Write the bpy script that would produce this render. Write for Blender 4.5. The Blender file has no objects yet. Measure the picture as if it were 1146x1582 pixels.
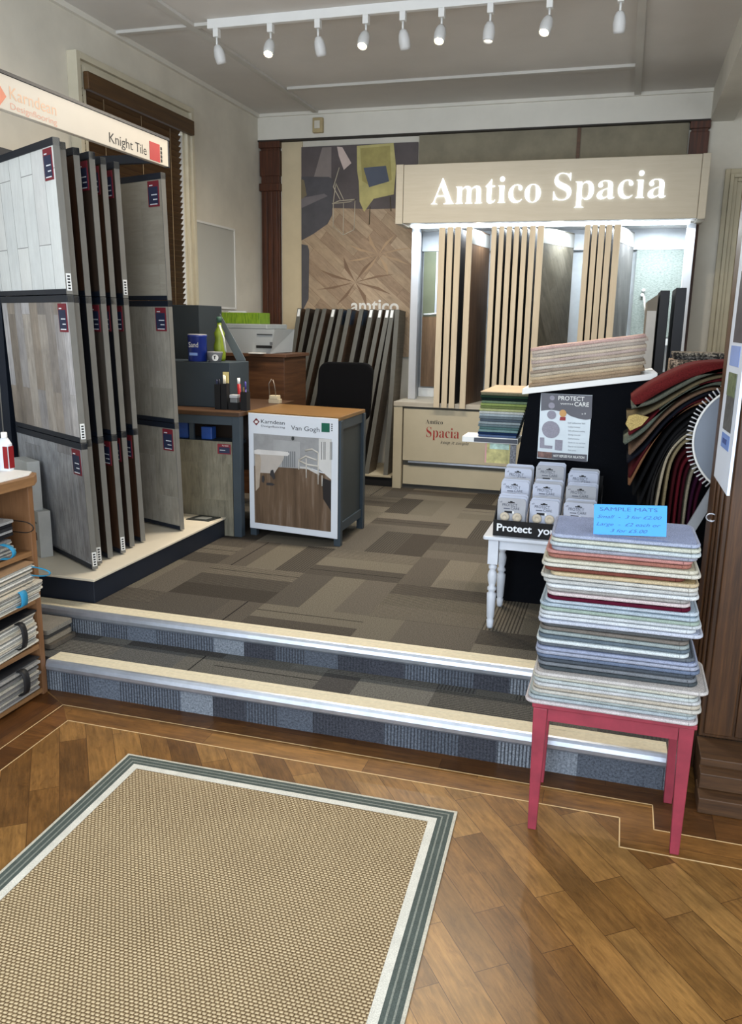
import bpy, math, random
from mathutils import Vector, Matrix
random.seed(7)
S = bpy.context.scene
COL = S.collection
PI = math.pi

# ------------------------------------------------------------------ camera
cam = bpy.data.cameras.new('camera'); camo = bpy.data.objects.new('camera', cam); COL.objects.link(camo)
cam.sensor_width = 36; cam.sensor_fit = 'AUTO'; cam.lens = 1276 / 1582 * 36
cam.clip_start = .02
_r = Vector((0.9572132, 0.28888326, 0.01701057)); _d = Vector((0.08048289, -0.20929527, -0.97453476)); _f = Vector((-0.27796654, 0.93420659, -0.22359036))
mw = Matrix.Identity(4)
for i in range(3):
    mw[i][0] = _r[i]; mw[i][1] = -_d[i]; mw[i][2] = -_f[i]
mw[0][3], mw[1][3], mw[2][3] = 0, 0, 1.53
camo.matrix_world = mw
S.camera = camo

# ------------------------------------------------------------------ light and exposure
S.view_settings.view_transform = 'Standard'; S.view_settings.look = 'None'
S.view_settings.gamma = 1; S.view_settings.exposure = 0.76; S.view_settings.use_curve_mapping = False
W = bpy.data.worlds.new('world'); S.world = W; W.use_nodes = True
W.node_tree.nodes['Background'].inputs[0].default_value = (.80, .88, 1, 1)
W.node_tree.nodes['Background'].inputs[1].default_value = .62

def area(name, loc, rot, sx, sy, power, col):
    l = bpy.data.lights.new(name, 'AREA'); l.shape = 'RECTANGLE'; l.size = sx; l.size_y = sy; l.energy = power; l.color = col
    o = bpy.data.objects.new(name, l); COL.objects.link(o); o.location = loc; o.rotation_euler = rot; return o
# daylight through the shop front behind the photographer
area('shop_front_daylight', (-.75, -1.35, 1.75), (PI / 2, 0, 0), 4.6, 2.5, 135, (.80, .90, 1))
area('side_area_light', (2.7, .9, 1.8), (PI / 2, 0, PI / 2), 2.6, 1.9, 42, (.86, .93, 1))  # cool area light in front of the closed right wall
# strip of white LEDs under the illuminated fascia
area('fascia_led_strip', (-.63, 6.40, 2.215), (0, 0, 0), 2.0, .10, 40, (.82, .92, 1))

# ------------------------------------------------------------------ materials
def lin(c):
    out = []
    for v in c[:3]:
        v /= 255.0
        out.append(v / 12.92 if v <= .04045 else ((v + .055) / 1.055) ** 2.4)
    return (out[0], out[1], out[2], 1)
MATS = {}
class NT:
    def __init__(s, name):
        s.m = bpy.data.materials.new(name); s.m.use_nodes = True; s.t = s.m.node_tree
        s.b = s.t.nodes['Principled BSDF']; s.l = s.t.links
    def n(s, typ, **kw):
        o = s.t.nodes.new(typ)
        for k, v in kw.items(): setattr(o, k, v)
        return o
    def link(s, a, b): s.l.new(a, b)
    def uv(s, scale=(1, 1, 1), rot=0, loc=(0, 0, 0)):
        tc = s.n('ShaderNodeTexCoord'); mp = s.n('ShaderNodeMapping')
        mp.inputs['Scale'].default_value = scale; mp.inputs['Rotation'].default_value = (0, 0, rot); mp.inputs['Location'].default_value = loc
        s.link(tc.outputs['UV'], mp.inputs[0]); return mp.outputs[0]
    def ob(s, scale=(1, 1, 1)):
        tc = s.n('ShaderNodeTexCoord'); mp = s.n('ShaderNodeMapping'); mp.inputs['Scale'].default_value = scale
        s.link(tc.outputs['Object'], mp.inputs[0]); return mp.outputs[0]
    def noise(s, vec, scale, detail=3, rough=.6):
        o = s.n('ShaderNodeTexNoise'); o.inputs['Scale'].default_value = scale; o.inputs['Detail'].default_value = detail; o.inputs['Roughness'].default_value = rough
        s.link(vec, o.inputs['Vector']); return o.outputs['Fac']
    def ramp(s, fac, stops, interp='LINEAR'):
        o = s.n('ShaderNodeValToRGB'); o.color_ramp.interpolation = interp; e = o.color_ramp.elements
        while len(e) < len(stops): e.new(.5)
        for el, (p, c) in zip(e, stops): el.position = p; el.color = lin(c)
        s.link(fac, o.inputs[0]); return o.outputs[0]
    def mix(s, fac, a, b, blend='MIX'):
        o = s.n('ShaderNodeMix', data_type='RGBA', blend_type=blend)
        for sock, v in ((o.inputs[0], fac), (o.inputs[6], a), (o.inputs[7], b)):
            if hasattr(v, 'is_output'): s.link(v, sock)
            elif isinstance(v, (int, float)): sock.default_value = v
            else: sock.default_value = lin(v)
        return o.outputs[2]
    def math(s, op, a, b=None, c=None):
        o = s.n('ShaderNodeMath', operation=op)
        for i, v in enumerate((a, b, c)):
            if v is None: continue
            if hasattr(v, 'is_output'): s.link(v, o.inputs[i])
            else: o.inputs[i].default_value = v
        return o.outputs[0]
    def bump(s, h, strength=.3, dist=.002):
        o = s.n('ShaderNodeBump'); o.inputs['Strength'].default_value = strength; o.inputs['Distance'].default_value = dist
        s.link(h, o.inputs['Height']); s.link(o.outputs[0], s.b.inputs['Normal'])
    def fin(s, col=None, rough=.6, metal=0, spec=.4):
        if col is not None:
            if hasattr(col, 'is_output'): s.link(col, s.b.inputs['Base Color'])
            else: s.b.inputs['Base Color'].default_value = lin(col)
        s.b.inputs['Roughness'].default_value = rough; s.b.inputs['Metallic'].default_value = metal; s.b.inputs['Specular IOR Level'].default_value = spec
        return s.m
def sc(c, k): return tuple(max(0, min(255, v * k)) for v in c)
def plain(c, rough=.6, metal=0, var=.06, scale=6, spec=.4):
    """painted, plastic or metal surface with faint wear"""
    key = ('plain', tuple(c), rough, metal, var, scale)
    if key in MATS: return MATS[key]
    k = NT('surface'); f = k.noise(k.ob(), scale, 4)
    col = k.ramp(f, [(.3, sc(c, 1 - var)), (.7, sc(c, 1 + var * .6))])
    MATS[key] = k.fin(col, rough, metal, spec); return MATS[key]
def pile(c, rough=.95, var=.28, scale=420, bs=.5):
    """carpet pile / felt"""
    key = ('pile', tuple(c), var, scale)
    if key in MATS: return MATS[key]
    k = NT('carpet_pile'); v = k.ob(); f = k.noise(v, scale, 2, .7); g = k.noise(v, 14, 2)
    col = k.ramp(f, [(.3, sc(c, 1 - var)), (.72, sc(c, 1 + var * .55))])
    col = k.mix(.18, col, k.ramp(g, [(.35, sc(c, .8)), (.65, sc(c, 1.12))]))
    k.bump(f, bs, .003); MATS[key] = k.fin(col, rough, 0, .1); return MATS[key]
def wood(c1, c2, rough=.5, stretch=(1.2, 22, 1), uvmode=True, fig=.5, bs=.1):
    key = ('wood', tuple(c1), tuple(c2), rough, stretch, uvmode)
    if key in MATS: return MATS[key]
    k = NT('wood'); v = k.uv(stretch) if uvmode else k.ob(stretch)
    a = k.noise(v, 2.2, 5, .65); b = k.noise(v, 9, 4, .7)
    f = k.math('ADD', k.math('MULTIPLY', a, 1 - fig * .5), k.math('MULTIPLY', b, fig * .5))
    col = k.ramp(f, [(.33, c1), (.5, tuple((p + q) / 2 for p, q in zip(c1, c2))), (.68, c2)])
    k.bump(b, bs, .001); MATS[key] = k.fin(col, rough, 0, .4); return MATS[key]
def planks(cols, pl, pw, rot=0, rough=.45, mortar=.0012, mcol=(40, 30, 20), grain=.45, gs=1, seed=0, bs=.08, spec=.3):
    """board flooring: boards of length pl and width pw, each its own tone"""
    k = NT('plank_flooring'); v = k.uv((1, 1, 1), rot, (seed * 3.17, seed * 1.31, 0))
    br = k.n('ShaderNodeTexBrick'); br.offset = .37; br.offset_frequency = 2
    br.inputs['Scale'].default_value = 1; br.inputs['Brick Width'].default_value = pl; br.inputs['Row Height'].default_value = pw
    br.inputs['Mortar Size'].default_value = mortar; br.inputs['Mortar Smooth'].default_value = .1
    br.inputs['Color1'].default_value = (0, 0, 0, 1); br.inputs['Color2'].default_value = (1, 1, 1, 1); br.inputs['Mortar'].default_value = (.5, .5, .5, 1)
    k.link(v, br.inputs['Vector'])
    n = len(cols); base = k.ramp(br.outputs['Color'], [((i + .5) / n, c) for i, c in enumerate(cols)])
    # each board shifts the grain
    sh = k.n('ShaderNodeVectorMath', operation='ADD'); ms = k.n('ShaderNodeMapping'); ms.inputs['Scale'].default_value = (1.4 * gs, 17 * gs, 1)
    cb = k.n('ShaderNodeCombineXYZ'); k.link(k.math('MULTIPLY', br.outputs['Color'], 31), cb.inputs[0]); k.link(k.math('MULTIPLY', br.outputs['Color'], 17), cb.inputs[2])
    k.link(v, sh.inputs[0]); k.link(cb.outputs[0], sh.inputs[1]); k.link(sh.outputs[0], ms.inputs[0])
    g = k.noise(ms.outputs[0], 3, 6, .7); g2 = k.noise(sh.outputs[0], 7, 3, .6)
    col = k.mix(grain, base, k.ramp(g, [(.3, (70, 70, 70)), (.5, (168, 168, 168)), (.72, (245, 245, 245))]), 'MULTIPLY') if grain else base
    col = k.mix(grain * .7, col, k.ramp(g2, [(.35, (120, 118, 115)), (.65, (255, 250, 240))]), 'MULTIPLY')
    wv = k.n('ShaderNodeTexNoise'); wv.inputs['Scale'].default_value = 1; wv.inputs['Detail'].default_value = 6; wv.inputs['Roughness'].default_value = .75; wv.inputs['Distortion'].default_value = 1.6
    m3 = k.n('ShaderNodeMapping'); m3.inputs['Scale'].default_value = (5 * gs, 22 * gs, 1); k.link(sh.outputs[0], m3.inputs[0]); k.link(m3.outputs[0], wv.inputs['Vector'])
    col = k.mix(grain, col, k.ramp(wv.outputs['Fac'], [(.36, (150, 138, 126)), (.5, (235, 232, 226)), (.66, (255, 255, 255))]), 'MULTIPLY')
    col = k.mix(br.outputs['Fac'], col, mcol)
    k.bump(k.math('SUBTRACT', g, k.math('MULTIPLY', br.outputs['Fac'], 2)), bs, .001)
    return k.fin(col, rough, 0, spec)
def emit(c, strength):
    key = ('emit', tuple(c), strength)
    if key in MATS: return MATS[key]
    k = NT('light_emitting'); k.b.inputs['Emission Color'].default_value = lin(c); k.b.inputs['Emission Strength'].default_value = strength
    MATS[key] = k.fin(c, .5); return MATS[key]

# ------------------------------------------------------------------ mesh building
WM = {}
def wm(o): return WM.get(o.name, Matrix.Identity(4)) if o is not None else Matrix.Identity(4)
def tag(o, label=None, cat=None, group=None, kind=None):
    if label: o['label'] = label
    if cat: o['category'] = cat
    if group: o['group'] = group
    if kind: o['kind'] = kind
    return o
def thing(name, label, cat, loc, group=None):
    o = bpy.data.objects.new(name, None); COL.objects.link(o); o.location = loc; o.empty_display_size = .1
    WM[o.name] = Matrix.Translation(Vector(loc)); tag(o, label, cat, group); return o
class B:
    def __init__(s, T=None): s.pid = 0; s.vp = []; s.v = []; s.f = []; s.m = []; s.uv = []; s.sm = []; s.T = T or Matrix.Identity(4)
    def face(s, pts, m=0, uv=None, smooth=False):
        i = len(s.v); P = [Vector(p) for p in pts]
        if uv is None:
            n = (P[1] - P[0]).cross(P[2] - P[0])
            if len(P) > 3: n += (P[2] - P[0]).cross(P[3] - P[0])
            a = [abs(t) for t in n]; k = a.index(max(a))
            uv = [((p.y, p.z), (p.x, p.z), (p.x, p.y))[k] for p in P]
        s.vp += [s.pid] * len(P); s.v += [s.T @ p for p in P]; s.f.append(list(range(i, i + len(P)))); s.m.append(m); s.uv.append(uv); s.sm.append(smooth)
    def box(s, x0, x1, y0, y1, z0, z1, m=0):
        a = [(x0, y0), (x1, y0), (x1, y1), (x0, y1)]; s.prism(a, z0, z1, m)
    def prism(s, poly, z0, z1, m=0, mt=None):
        """poly counter-clockwise in xy, z0/z1 numbers or functions of (x, y)"""
        s.pid += 1
        f0 = z0 if callable(z0) else (lambda x, y: z0); f1 = z1 if callable(z1) else (lambda x, y: z1)
        bot = [(x, y, f0(x, y)) for x, y in poly]; top = [(x, y, f1(x, y)) for x, y in poly]
        s.face(bot[::-1], m); s.face(top, m if mt is None else mt)
        for i in range(len(poly)):
            j = (i + 1) % len(poly); s.face([bot[i], bot[j], top[j], top[i]], m)
        s.pid += 1
    def extr(s, poly, vec, m=0, mf=None):
        """extrude a planar polygon (3d points) along vec"""
        s.pid += 1; vec = Vector(vec); a = [Vector(p) for p in poly]; b = [p + vec for p in a]
        s.face(a, m if mf is None else mf); s.face(b[::-1], m)
        for i in range(len(a)):
            j = (i + 1) % len(a); s.face([a[j], a[i], b[i], b[j]], m)
        s.pid += 1
    def tube(s, pts, r, n=10, m=0, cap=True):
        s.pid += 1; P = [Vector(p) for p in pts]; R = r if isinstance(r, (list, tuple)) else [r] * len(P); rings = []
        t0 = (P[1] - P[0]).normalized(); u = t0.orthogonal().normalized()
        for i, p in enumerate(P):
            t = (P[min(i + 1, len(P) - 1)] - P[max(i - 1, 0)]).normalized(); u = (u - t * u.dot(t)).normalized(); w = t.cross(u)
            rings.append([p + (u * math.cos(2 * PI * k / n) + w * math.sin(2 * PI * k / n)) * R[i] for k in range(n)])
        for a, b in zip(rings, rings[1:]):
            for k in range(n): s.face([a[k], a[(k + 1) % n], b[(k + 1) % n], b[k]], m, smooth=True)
        if cap: s.face(rings[0][::-1], m); s.face(rings[-1], m)
        s.pid += 1
    def lathe(s, prof, c=(0, 0, 0), n=20, m=0, axis=None):
        """prof: list of (radius, height)"""
        s.pid += 1; M_ = Matrix.Translation(Vector(c))
        if axis is not None: M_ = M_ @ Vector((0, 0, 1)).rotation_difference(Vector(axis).normalized()).to_matrix().to_4x4()
        rings = [[M_ @ Vector((r * math.cos(2 * PI * k / n), r * math.sin(2 * PI * k / n), h)) for k in range(n)] for r, h in prof]
        for a, b in zip(rings, rings[1:]):
            for k in range(n): s.face([a[k], a[(k + 1) % n], b[(k + 1) % n], b[k]], m, smooth=True)
        s.face(rings[0][::-1], m); s.face(rings[-1], m); s.pid += 1
    def ribbon(s, pts, wvec, t, m=0, me=None, wscale=None):
        """strip following pts, wide along wvec, thick t"""
        P = [Vector(p) for p in pts]; w = Vector(wvec); rows = []; L = 0; us = []
        for i, p in enumerate(P):
            tg = (P[min(i + 1, len(P) - 1)] - P[max(i - 1, 0)]).normalized(); nn = tg.cross(w).normalized() * t * .5
            if i: L += (P[i] - P[i - 1]).length
            us.append(L); rows.append((p + nn, p + nn + w, p - nn + w, p - nn))
        wl = w.length
        for i in range(len(rows) - 1):
            a, b = rows[i], rows[i + 1]; u0, u1 = us[i], us[i + 1]
            s.face([a[0], a[1], b[1], b[0]], m, [(u0, 0), (u0, wl), (u1, wl), (u1, 0)], True)
            s.face([a[2], a[3], b[3], b[2]], m, [(u0, wl), (u0, 0), (u1, 0), (u1, wl)], True)
            e = m if me is None else me
            s.face([a[3], a[0], b[0], b[3]], e, [(u0, 0), (u0, t), (u1, t), (u1, 0)], True)
            s.face([a[1], a[2], b[2], b[1]], e, [(u0, 0), (u0, t), (u1, t), (u1, 0)], True)
        e = m if me is None else me
        s.face(list(rows[0])[::-1], e); s.face(list(rows[-1]), e)
    def obj(s, name, mats, parent=None, bevel=0, structure=False, weld=True, flat=False):
        if not isinstance(mats, (list, tuple)): mats = [mats]
        if parent is not None: inv = wm(parent).inverted()
        elif structure: inv = Matrix.Identity(4)
        else:
            xs = [v.x for v in s.v]; ys = [v.y for v in s.v]; zs = [v.z for v in s.v]
            inv = Matrix.Translation(-Vector(((min(xs) + max(xs)) / 2, (min(ys) + max(ys)) / 2, min(zs))))
        me = bpy.data.meshes.new(name)
        key = {}; idx = []; vs = []
        for v, pid in zip(s.v, s.vp):
            q = (round(v.x, 5), round(v.y, 5), round(v.z, 5), pid)
            if q not in key: key[q] = len(vs); vs.append(inv @ v)
            idx.append(key[q])
        faces = []; keep = []
        for i, f in enumerate(s.f):
            g = [idx[a] for a in f]
            if len(set(g)) < 3: continue
            if len(set(g)) < len(g):
                gg = []; uu = []
                for a, u in zip(g, s.uv[i]):
                    if a not in gg: gg.append(a); uu.append(u)
                faces.append(gg); keep.append((i, uu))
            else: faces.append(g); keep.append((i, s.uv[i]))
        me.from_pydata([tuple(v) for v in vs], [], faces)
        uvl = me.uv_layers.new(name='UVMap')
        for p, (i, uu) in zip(me.polygons, keep):
            p.material_index = s.m[i]; p.use_smooth = s.sm[i] and not flat
            for li, u in zip(p.loop_indices, uu): uvl.data[li].uv = u
        for m in mats: me.materials.append(m)
        o = bpy.data.objects.new(name, me); COL.objects.link(o)
        if parent is not None: o.parent = parent; WM[o.name] = wm(parent)
        elif not structure: o.location = -inv.translation; WM[o.name] = inv.inverted()
        if structure: o['kind'] = 'structure'
        if bevel:
            md = o.modifiers.new('bevel', 'BEVEL'); md.width = bevel; md.segments = 2; md.limit_method = 'ANGLE'; md.angle_limit = math.radians(40)
        return o
def bx(name, x0, x1, y0, y1, z0, z1, m, parent=None, bevel=0, structure=False):
    b = B(); b.box(x0, x1, y0, y1, z0, z1); return b.obj(name, m, parent, bevel, structure)
def rrect(x0, x1, y0, y1, r=.03, n=5):
    out = []
    for cx, cy, a0 in ((x1 - r, y0 + r, -PI / 2), (x1 - r, y1 - r, 0), (x0 + r, y1 - r, PI / 2), (x0 + r, y0 + r, PI)):
        for k in range(n + 1):
            a = a0 + PI / 2 * k / n; out.append((cx + r * math.cos(a), cy + r * math.sin(a)))
    return out
def smooth_path(P, n=5):
    P = [Vector(p) for p in P]; out = []
    for i in range(len(P) - 1):
        p0 = P[max(i - 1, 0)]; p1 = P[i]; p2 = P[i + 1]; p3 = P[min(i + 2, len(P) - 1)]
        for k in range(n):
            t = k / n; out.append(.5 * ((2 * p1) + (p2 - p0) * t + (2 * p0 - 5 * p1 + 4 * p2 - p3) * t * t + (-p0 + 3 * p1 - 3 * p2 + p3) * t ** 3))
    out.append(P[-1]); return out
TQ = []
def text(s, o, right, up, mat, parent, w=None, h=None, name='lettering', serif=False, bold=0, ext=.0006, italic=False, top=None):
    """s at origin o (left end of the baseline); right/up directions; w = width of the line, h = cap height"""
    TQ.append((s, Vector(o), Vector(right).normalized(), Vector(up).normalized(), mat, parent, w, h, name, serif, bold, ext, italic))
def flush_text():
    L = []
    for q in TQ:
        s = q[0]
        if q[9]: s = ''.join(chr(0x1D400 + ord(c) - 65) if 'A' <= c <= 'Z' else chr(0x1D41A + ord(c) - 97) if 'a' <= c <= 'z' else c for c in s)
        cu = bpy.data.curves.new('lettering', 'FONT'); cu.body = s; cu.size = 1; cu.offset = q[10]; cu.resolution_u = 4
        if q[12]: cu.shear = .35
        o = bpy.data.objects.new('lettering_source', cu); COL.objects.link(o); L.append(o)
    cap = bpy.data.curves.new('cap', 'FONT'); cap.body = 'H'; co = bpy.data.objects.new('cap', cap); COL.objects.link(co)
    bpy.context.view_layer.update(); dg = bpy.context.evaluated_depsgraph_get()
    mc = bpy.data.meshes.new_from_object(co.evaluated_get(dg)); CH = max(v.co.y for v in mc.vertices)
    for q, src in zip(TQ, L):
        s, o, r, u, mat, parent, w, h, name, serif, bold, ext, it = q
        me = bpy.data.meshes.new_from_object(src.evaluated_get(dg))
        xs = [v.co.x for v in me.vertices]
        if not xs: continue
        x0, x1 = min(xs), max(xs); n = r.cross(u)
        ky = (h / CH) if h else None; kx = (w / (x1 - x0)) if w else None
        if ky is None: ky = kx
        if kx is None: kx = ky
        b = B()
        for p in me.polygons:
            P = [me.vertices[i].co for i in p.vertices]
            b.face([o + r * ((c.x - x0) * kx) + u * (c.y * ky) + n * ext for c in P])
        # side walls along the outline
        ec = {}
        for p in me.polygons:
            for e in p.edge_keys: ec[e] = ec.get(e, 0) + 1
        for (a, c), k in ec.items():
            if k == 1 and ext > .002:
                A = me.vertices[a].co; C_ = me.vertices[c].co
                f = lambda c_, z: o + r * ((c_.x - x0) * kx) + u * (c_.y * ky) + n * z
                b.face([f(A, 0), f(C_, 0), f(C_, ext), f(A, ext)])
        b.obj(name, mat, parent)
    for o in L + [co]: bpy.data.objects.remove(o)
XR = (1, 0, 0); YR = (0, 1, 0); ZU = (0, 0, 1)

U = .25        # raised floor
YB = 6.9; XL = -3.08; CE = 3.2
# palette
PLASTER = plain((214, 208, 194), .85, 0, .05, 2.5)
WHITEP = plain((218, 214, 203), .6, 0, .03, 3)
CEIL = plain((212, 208, 202), .9, 0, .03, 1.5)
CREAM = plain((190, 180, 152), .7, 0, .04, 3)
DARKWOOD = wood((48, 25, 14), (98, 54, 32), .45, (22, 1.2, 1))
POSTWOOD = wood((44, 27, 14), (94, 62, 34), .42, (20, 1.0, 1))
NAVY = plain((22, 29, 41), .5, 0, .08, 8)
SLATE = plain((52, 62, 70), .5, 0, .06, 6)
BLACK = plain((12, 12, 14), .8, 0, .1, 20)
METAL = plain((176, 182, 192), .38, .75, .06, 20)
WHITE = plain((225, 225, 222), .45, 0, .02, 5)
PAPER = plain((222, 226, 232), .6, 0, .02, 9)
TAUPE = plain((112, 110, 104), .6, 0, .05, 8)
STONE = plain((176, 166, 142), .55, 0, .03, 4)
INK = plain((25, 25, 28), .7); RED = plain((180, 38, 42), .6); TAGRED = plain((120, 34, 46), .6); TAGNAVY = plain((38, 45, 72), .6)

# ================================================================== STRUCTURE
# --- wooden shop floor
FL = planks([(136, 96, 50), (158, 114, 62), (174, 130, 74), (146, 104, 54), (184, 140, 82), (126, 88, 46)], .50, .094, math.radians(53), .33, .0009, (60, 36, 16), .5, 1.6)
b = B(); b.face([(-3.3, -1.6, 0), (3, -1.6, 0), (3, 3.1, 0), (-3.3, 3.1, 0)]); b.obj('floor', FL, structure=True)
BOARD = planks([(140, 98, 50), (160, 114, 60), (172, 126, 68), (148, 104, 54)], .62, .2, 0, .33, .0008, (50, 30, 14), .5, 1.3, 2)
BOARD2 = planks([(120, 80, 42), (98, 64, 34), (134, 92, 50)], .9, .3, 0, .33, .0008, (40, 24, 12), .5, 1.3, 3)
INLAY = plain((200, 170, 125), .5)
def strip(name, poly, z, m):
    b = B(); b.prism(poly, 0.0002, z, 0); return b.obj(name, m, structure=True)
strip('trim_1', [(-1.955, 2.493), (.107, 2.493), (.107, 2.335), (1.2, 2.335), (1.2, 2.458), (.207, 2.458), (.207, 2.60), (-2.06, 2.60)], .0008, BOARD)
strip('trim_2', [(-2.06, 2.603), (.21, 2.603), (.21, 2.461), (1.2, 2.461), (1.2, 2.72), (-2.25, 2.72)], .0008, BOARD2)
bl = B()
for x0, x1, y0, y1 in ((-1.957, .107, 2.491, 2.4945), (.1035, .107, 2.333, 2.494), (.1035, 1.2, 2.332, 2.3355), (-2.06, .21, 2.5995, 2.603), (.2065, .21, 2.458, 2.603), (.2065, 1.2, 2.457, 2.4605)):
    bl.box(x0, x1, y0, y1, .0003, .0014)
for X0, Y0 in ((-1.957, 2.493), (-2.06, 2.601)):
    X1, Y1 = X0 + .045, 1.0
    bl.prism([(X0 - .0018, Y0), (X1 - .0018, Y1), (X1 + .0018, Y1), (X0 + .0018, Y0)], .0003, .0014)
bl.obj('trim_3', INLAY, structure=True)
SIDEB = planks([(104, 66, 32), (138, 92, 48), (120, 78, 40)], .2, .8, 0, .33, .0008, (50, 30, 14), .5, 1.3, 5)
strip('trim_4', [(-2.018, 1.0), (-1.915, 1.0), (-1.96, 2.49), (-2.058, 2.598)], .0007, SIDEB)
strip('trim_5', [(-2.6, 1.0), (-2.02, 1.0), (-2.062, 2.60), (-2.25, 2.71), (-2.6, 2.71)], .0007, planks([(98, 60, 30), (122, 80, 42)], .9, .18, PI / 2, .33, .0008, (50, 30, 14), .5, 1.3, 6))

# --- carpet tile planks of the raised area
def tile_carpet(tones, stripe, cell=.505, bands=4, ox=0, oy=0, gs=190, turn=True):
    k = NT('carpet_tiles'); v = k.uv((1 / cell, 1 / cell, 1), 0, (ox, oy, 0))
    fl = k.n('ShaderNodeVectorMath', operation='FLOOR'); fr = k.n('ShaderNodeVectorMath', operation='FRACTION')
    k.link(v, fl.inputs[0]); k.link(v, fr.inputs[0])
    a = k.n('ShaderNodeSeparateXYZ'); k.link(fl.outputs[0], a.inputs[0]); f = k.n('ShaderNodeSeparateXYZ'); k.link(fr.outputs[0], f.inputs[0])
    par = k.math('PINGPONG', k.math('ADD', a.outputs[0], a.outputs[1]), 1)
    par = k.math('GREATER_THAN', par, .5 if turn else 9)
    w = k.n('ShaderNodeMix'); k.link(par, w.inputs[0]); k.link(f.outputs[0], w.inputs[2]); k.link(f.outputs[1], w.inputs[3]); u = w.outputs[0]
    band = k.math('FLOOR', k.math('MULTIPLY', u, bands))
    cx = k.n('ShaderNodeCombineXYZ'); k.link(a.outputs[0], cx.inputs[0]); k.link(a.outputs[1], cx.inputs[1]); k.link(band, cx.inputs[2])
    wn = k.n('ShaderNodeTexWhiteNoise', noise_dimensions='3D'); k.link(cx.outputs[0], wn.inputs['Vector'])
    n = len(tones); col = k.ramp(wn.outputs['Value'], [(i / n, c) for i, c in enumerate(tones)], 'CONSTANT')
    s1 = k.math('GREATER_THAN', k.math('SINE', k.math('MULTIPLY', u, 2 * PI * 33)), .25)
    sepc = k.n('ShaderNodeSeparateColor'); k.link(wn.outputs['Color'], sepc.inputs[0])
    s1 = k.math('MULTIPLY', s1, k.math('GREATER_THAN', sepc.outputs[1], .45))
    col = k.mix(k.math('MULTIPLY', s1, .85), col, stripe)
    s2 = k.math('LESS_THAN', k.math('ABSOLUTE', k.math('SUBTRACT', k.math('FRACT', k.math('MULTIPLY', u, bands)), .5)), .02)
    s2 = k.math('MULTIPLY', s2, k.math('GREATER_THAN', sepc.outputs[2], .88))
    col = k.mix(k.math('MULTIPLY', s2, .85), col, (18, 18, 20))
    t = k.uv(); g = k.noise(t, gs, 3, .9); h = k.noise(t, 90, 2)
    col = k.mix(.85, col, k.ramp(g, [(.32, (110, 110, 112)), (.64, (255, 255, 255))]), 'MULTIPLY')
    k.bump(g, .5, .003); return k.fin(col, .97, 0, .05)
CARP = tile_carpet([(90, 85, 78), (124, 117, 105), (105, 99, 90), (75, 70, 64), (116, 110, 98), (96, 90, 82)], (66, 62, 56), .505, 3, ox=-.02, oy=.36)
RIS = tile_carpet([(104, 111, 122), (72, 74, 82), (134, 141, 150), (92, 98, 108), (118, 124, 134)], (62, 64, 70), .42, 3, .1, .2, 120, False)  # riser tones bluer than the treads: cool daylight cast put into the colour
TREAD = tile_carpet([(98, 98, 96), (118, 116, 110), (84, 82, 80), (106, 104, 98)], (70, 68, 66), .46, 3, .3, .6, 150)
b = B(); b.box(-3.08, .34, 3.015, 6.95, .0, U, 0); b.box(.34, 3.0, 3.12, 6.95, 0, U, 0); b.obj('floor_raised', CARP, structure=True)
b = B(); b.box(-3.08, .30, 2.995, 3.0149, .139, U - .01, 0); b.obj('floor_upper_riser', RIS, structure=True)
b = B(); b.box(-3.08, .30, 2.725, 2.9949, 0, .139, 0); b.obj('floor_step', TREAD, structure=True)
b = B(); b.box(-3.08, .30, 2.705, 2.7249, 0, .128, 0); b.obj('floor_lower_riser', RIS, structure=True)
for (n_, x0, x1, y, z) in (('lower', -2.192, .245, 2.685, .139), ('upper', -2.62, .30, 2.985, U)):
    t = thing('stair_nosing', 'cream ribbed stair nosing with a silver metal lip on the %s step' % n_, 'stair nosing', ((x0 + x1) / 2, y + .04, z - .03))
    b = B()
    for k in range(3): b.box(x0, x1, y + .012 + k * .027, y + .012 + k * .027 + .0255, z + .0005, z + .0045 - .0008 * (k == 1))
    b.obj('ribbed_strip', plain((202, 192, 166), .6, 0, .05, 60), t)
    sec = [(y + .011, z + .005), (y + .002, z + .003), (y - .005, z - .006), (y - .009, z - .020), (y - .007, z - .034), (y + .001, z - .043), (y + .018, z - .045), (y + .018, z - .040), (y + .011, z - .038), (y + .011, z)]
    b = B(); b.extr([(x0, a, c) for a, c in sec], (x1 - x0, 0, 0)); b.obj('metal_lip', METAL, t)
# --- walls
bx('wall_left', XL - .1, XL, -1.6, 6.9, 0, CE, PLASTER, structure=True)
b = B(); b.box(XL - .1, 3.0, YB, YB + .1, 0, CE)
b.obj('wall_back', PLASTER, structure=True)
bx('wall_right', 3.0, 3.1, -1.6, 7, 0, CE, PLASTER, structure=True)
bx('ceiling', XL - .1, 3.1, -1.6, 7.0, CE, CE + .1, CEIL, structure=True)
# upper panels of the back wall, frieze, beam
TANP = plain((138, 130, 110), .8, 0, .10, 5)
bx('trim_6', -1.70, .32, 6.88, 6.899, 2.55, 2.992, TANP, structure=True)
bx('trim_7', -.472, -.446, 6.868, 6.88, 2.6, 2.992, wood((70, 45, 25), (100, 70, 45)), structure=True)
bx('trim_8', XL, .46, 6.84, 6.90, 3.0, CE, WHITEP, structure=True)
bx('trim_9', XL, .46, 6.835, 6.90, 2.988, 2.9995, plain((50, 45, 40), .7), structure=True)
bx('trim_10', .46, .62, 3.10, 6.9, 2.99, CE, WHITEP, structure=True)
bx('trim_11', -3.08, .46, 6.82, 6.84, 3.175, CE, WHITEP, structure=True)
bx('trim_12', XL, XL + .025, -1.6, 6.82, 3.17, CE, WHITEP, structure=True)
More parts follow.
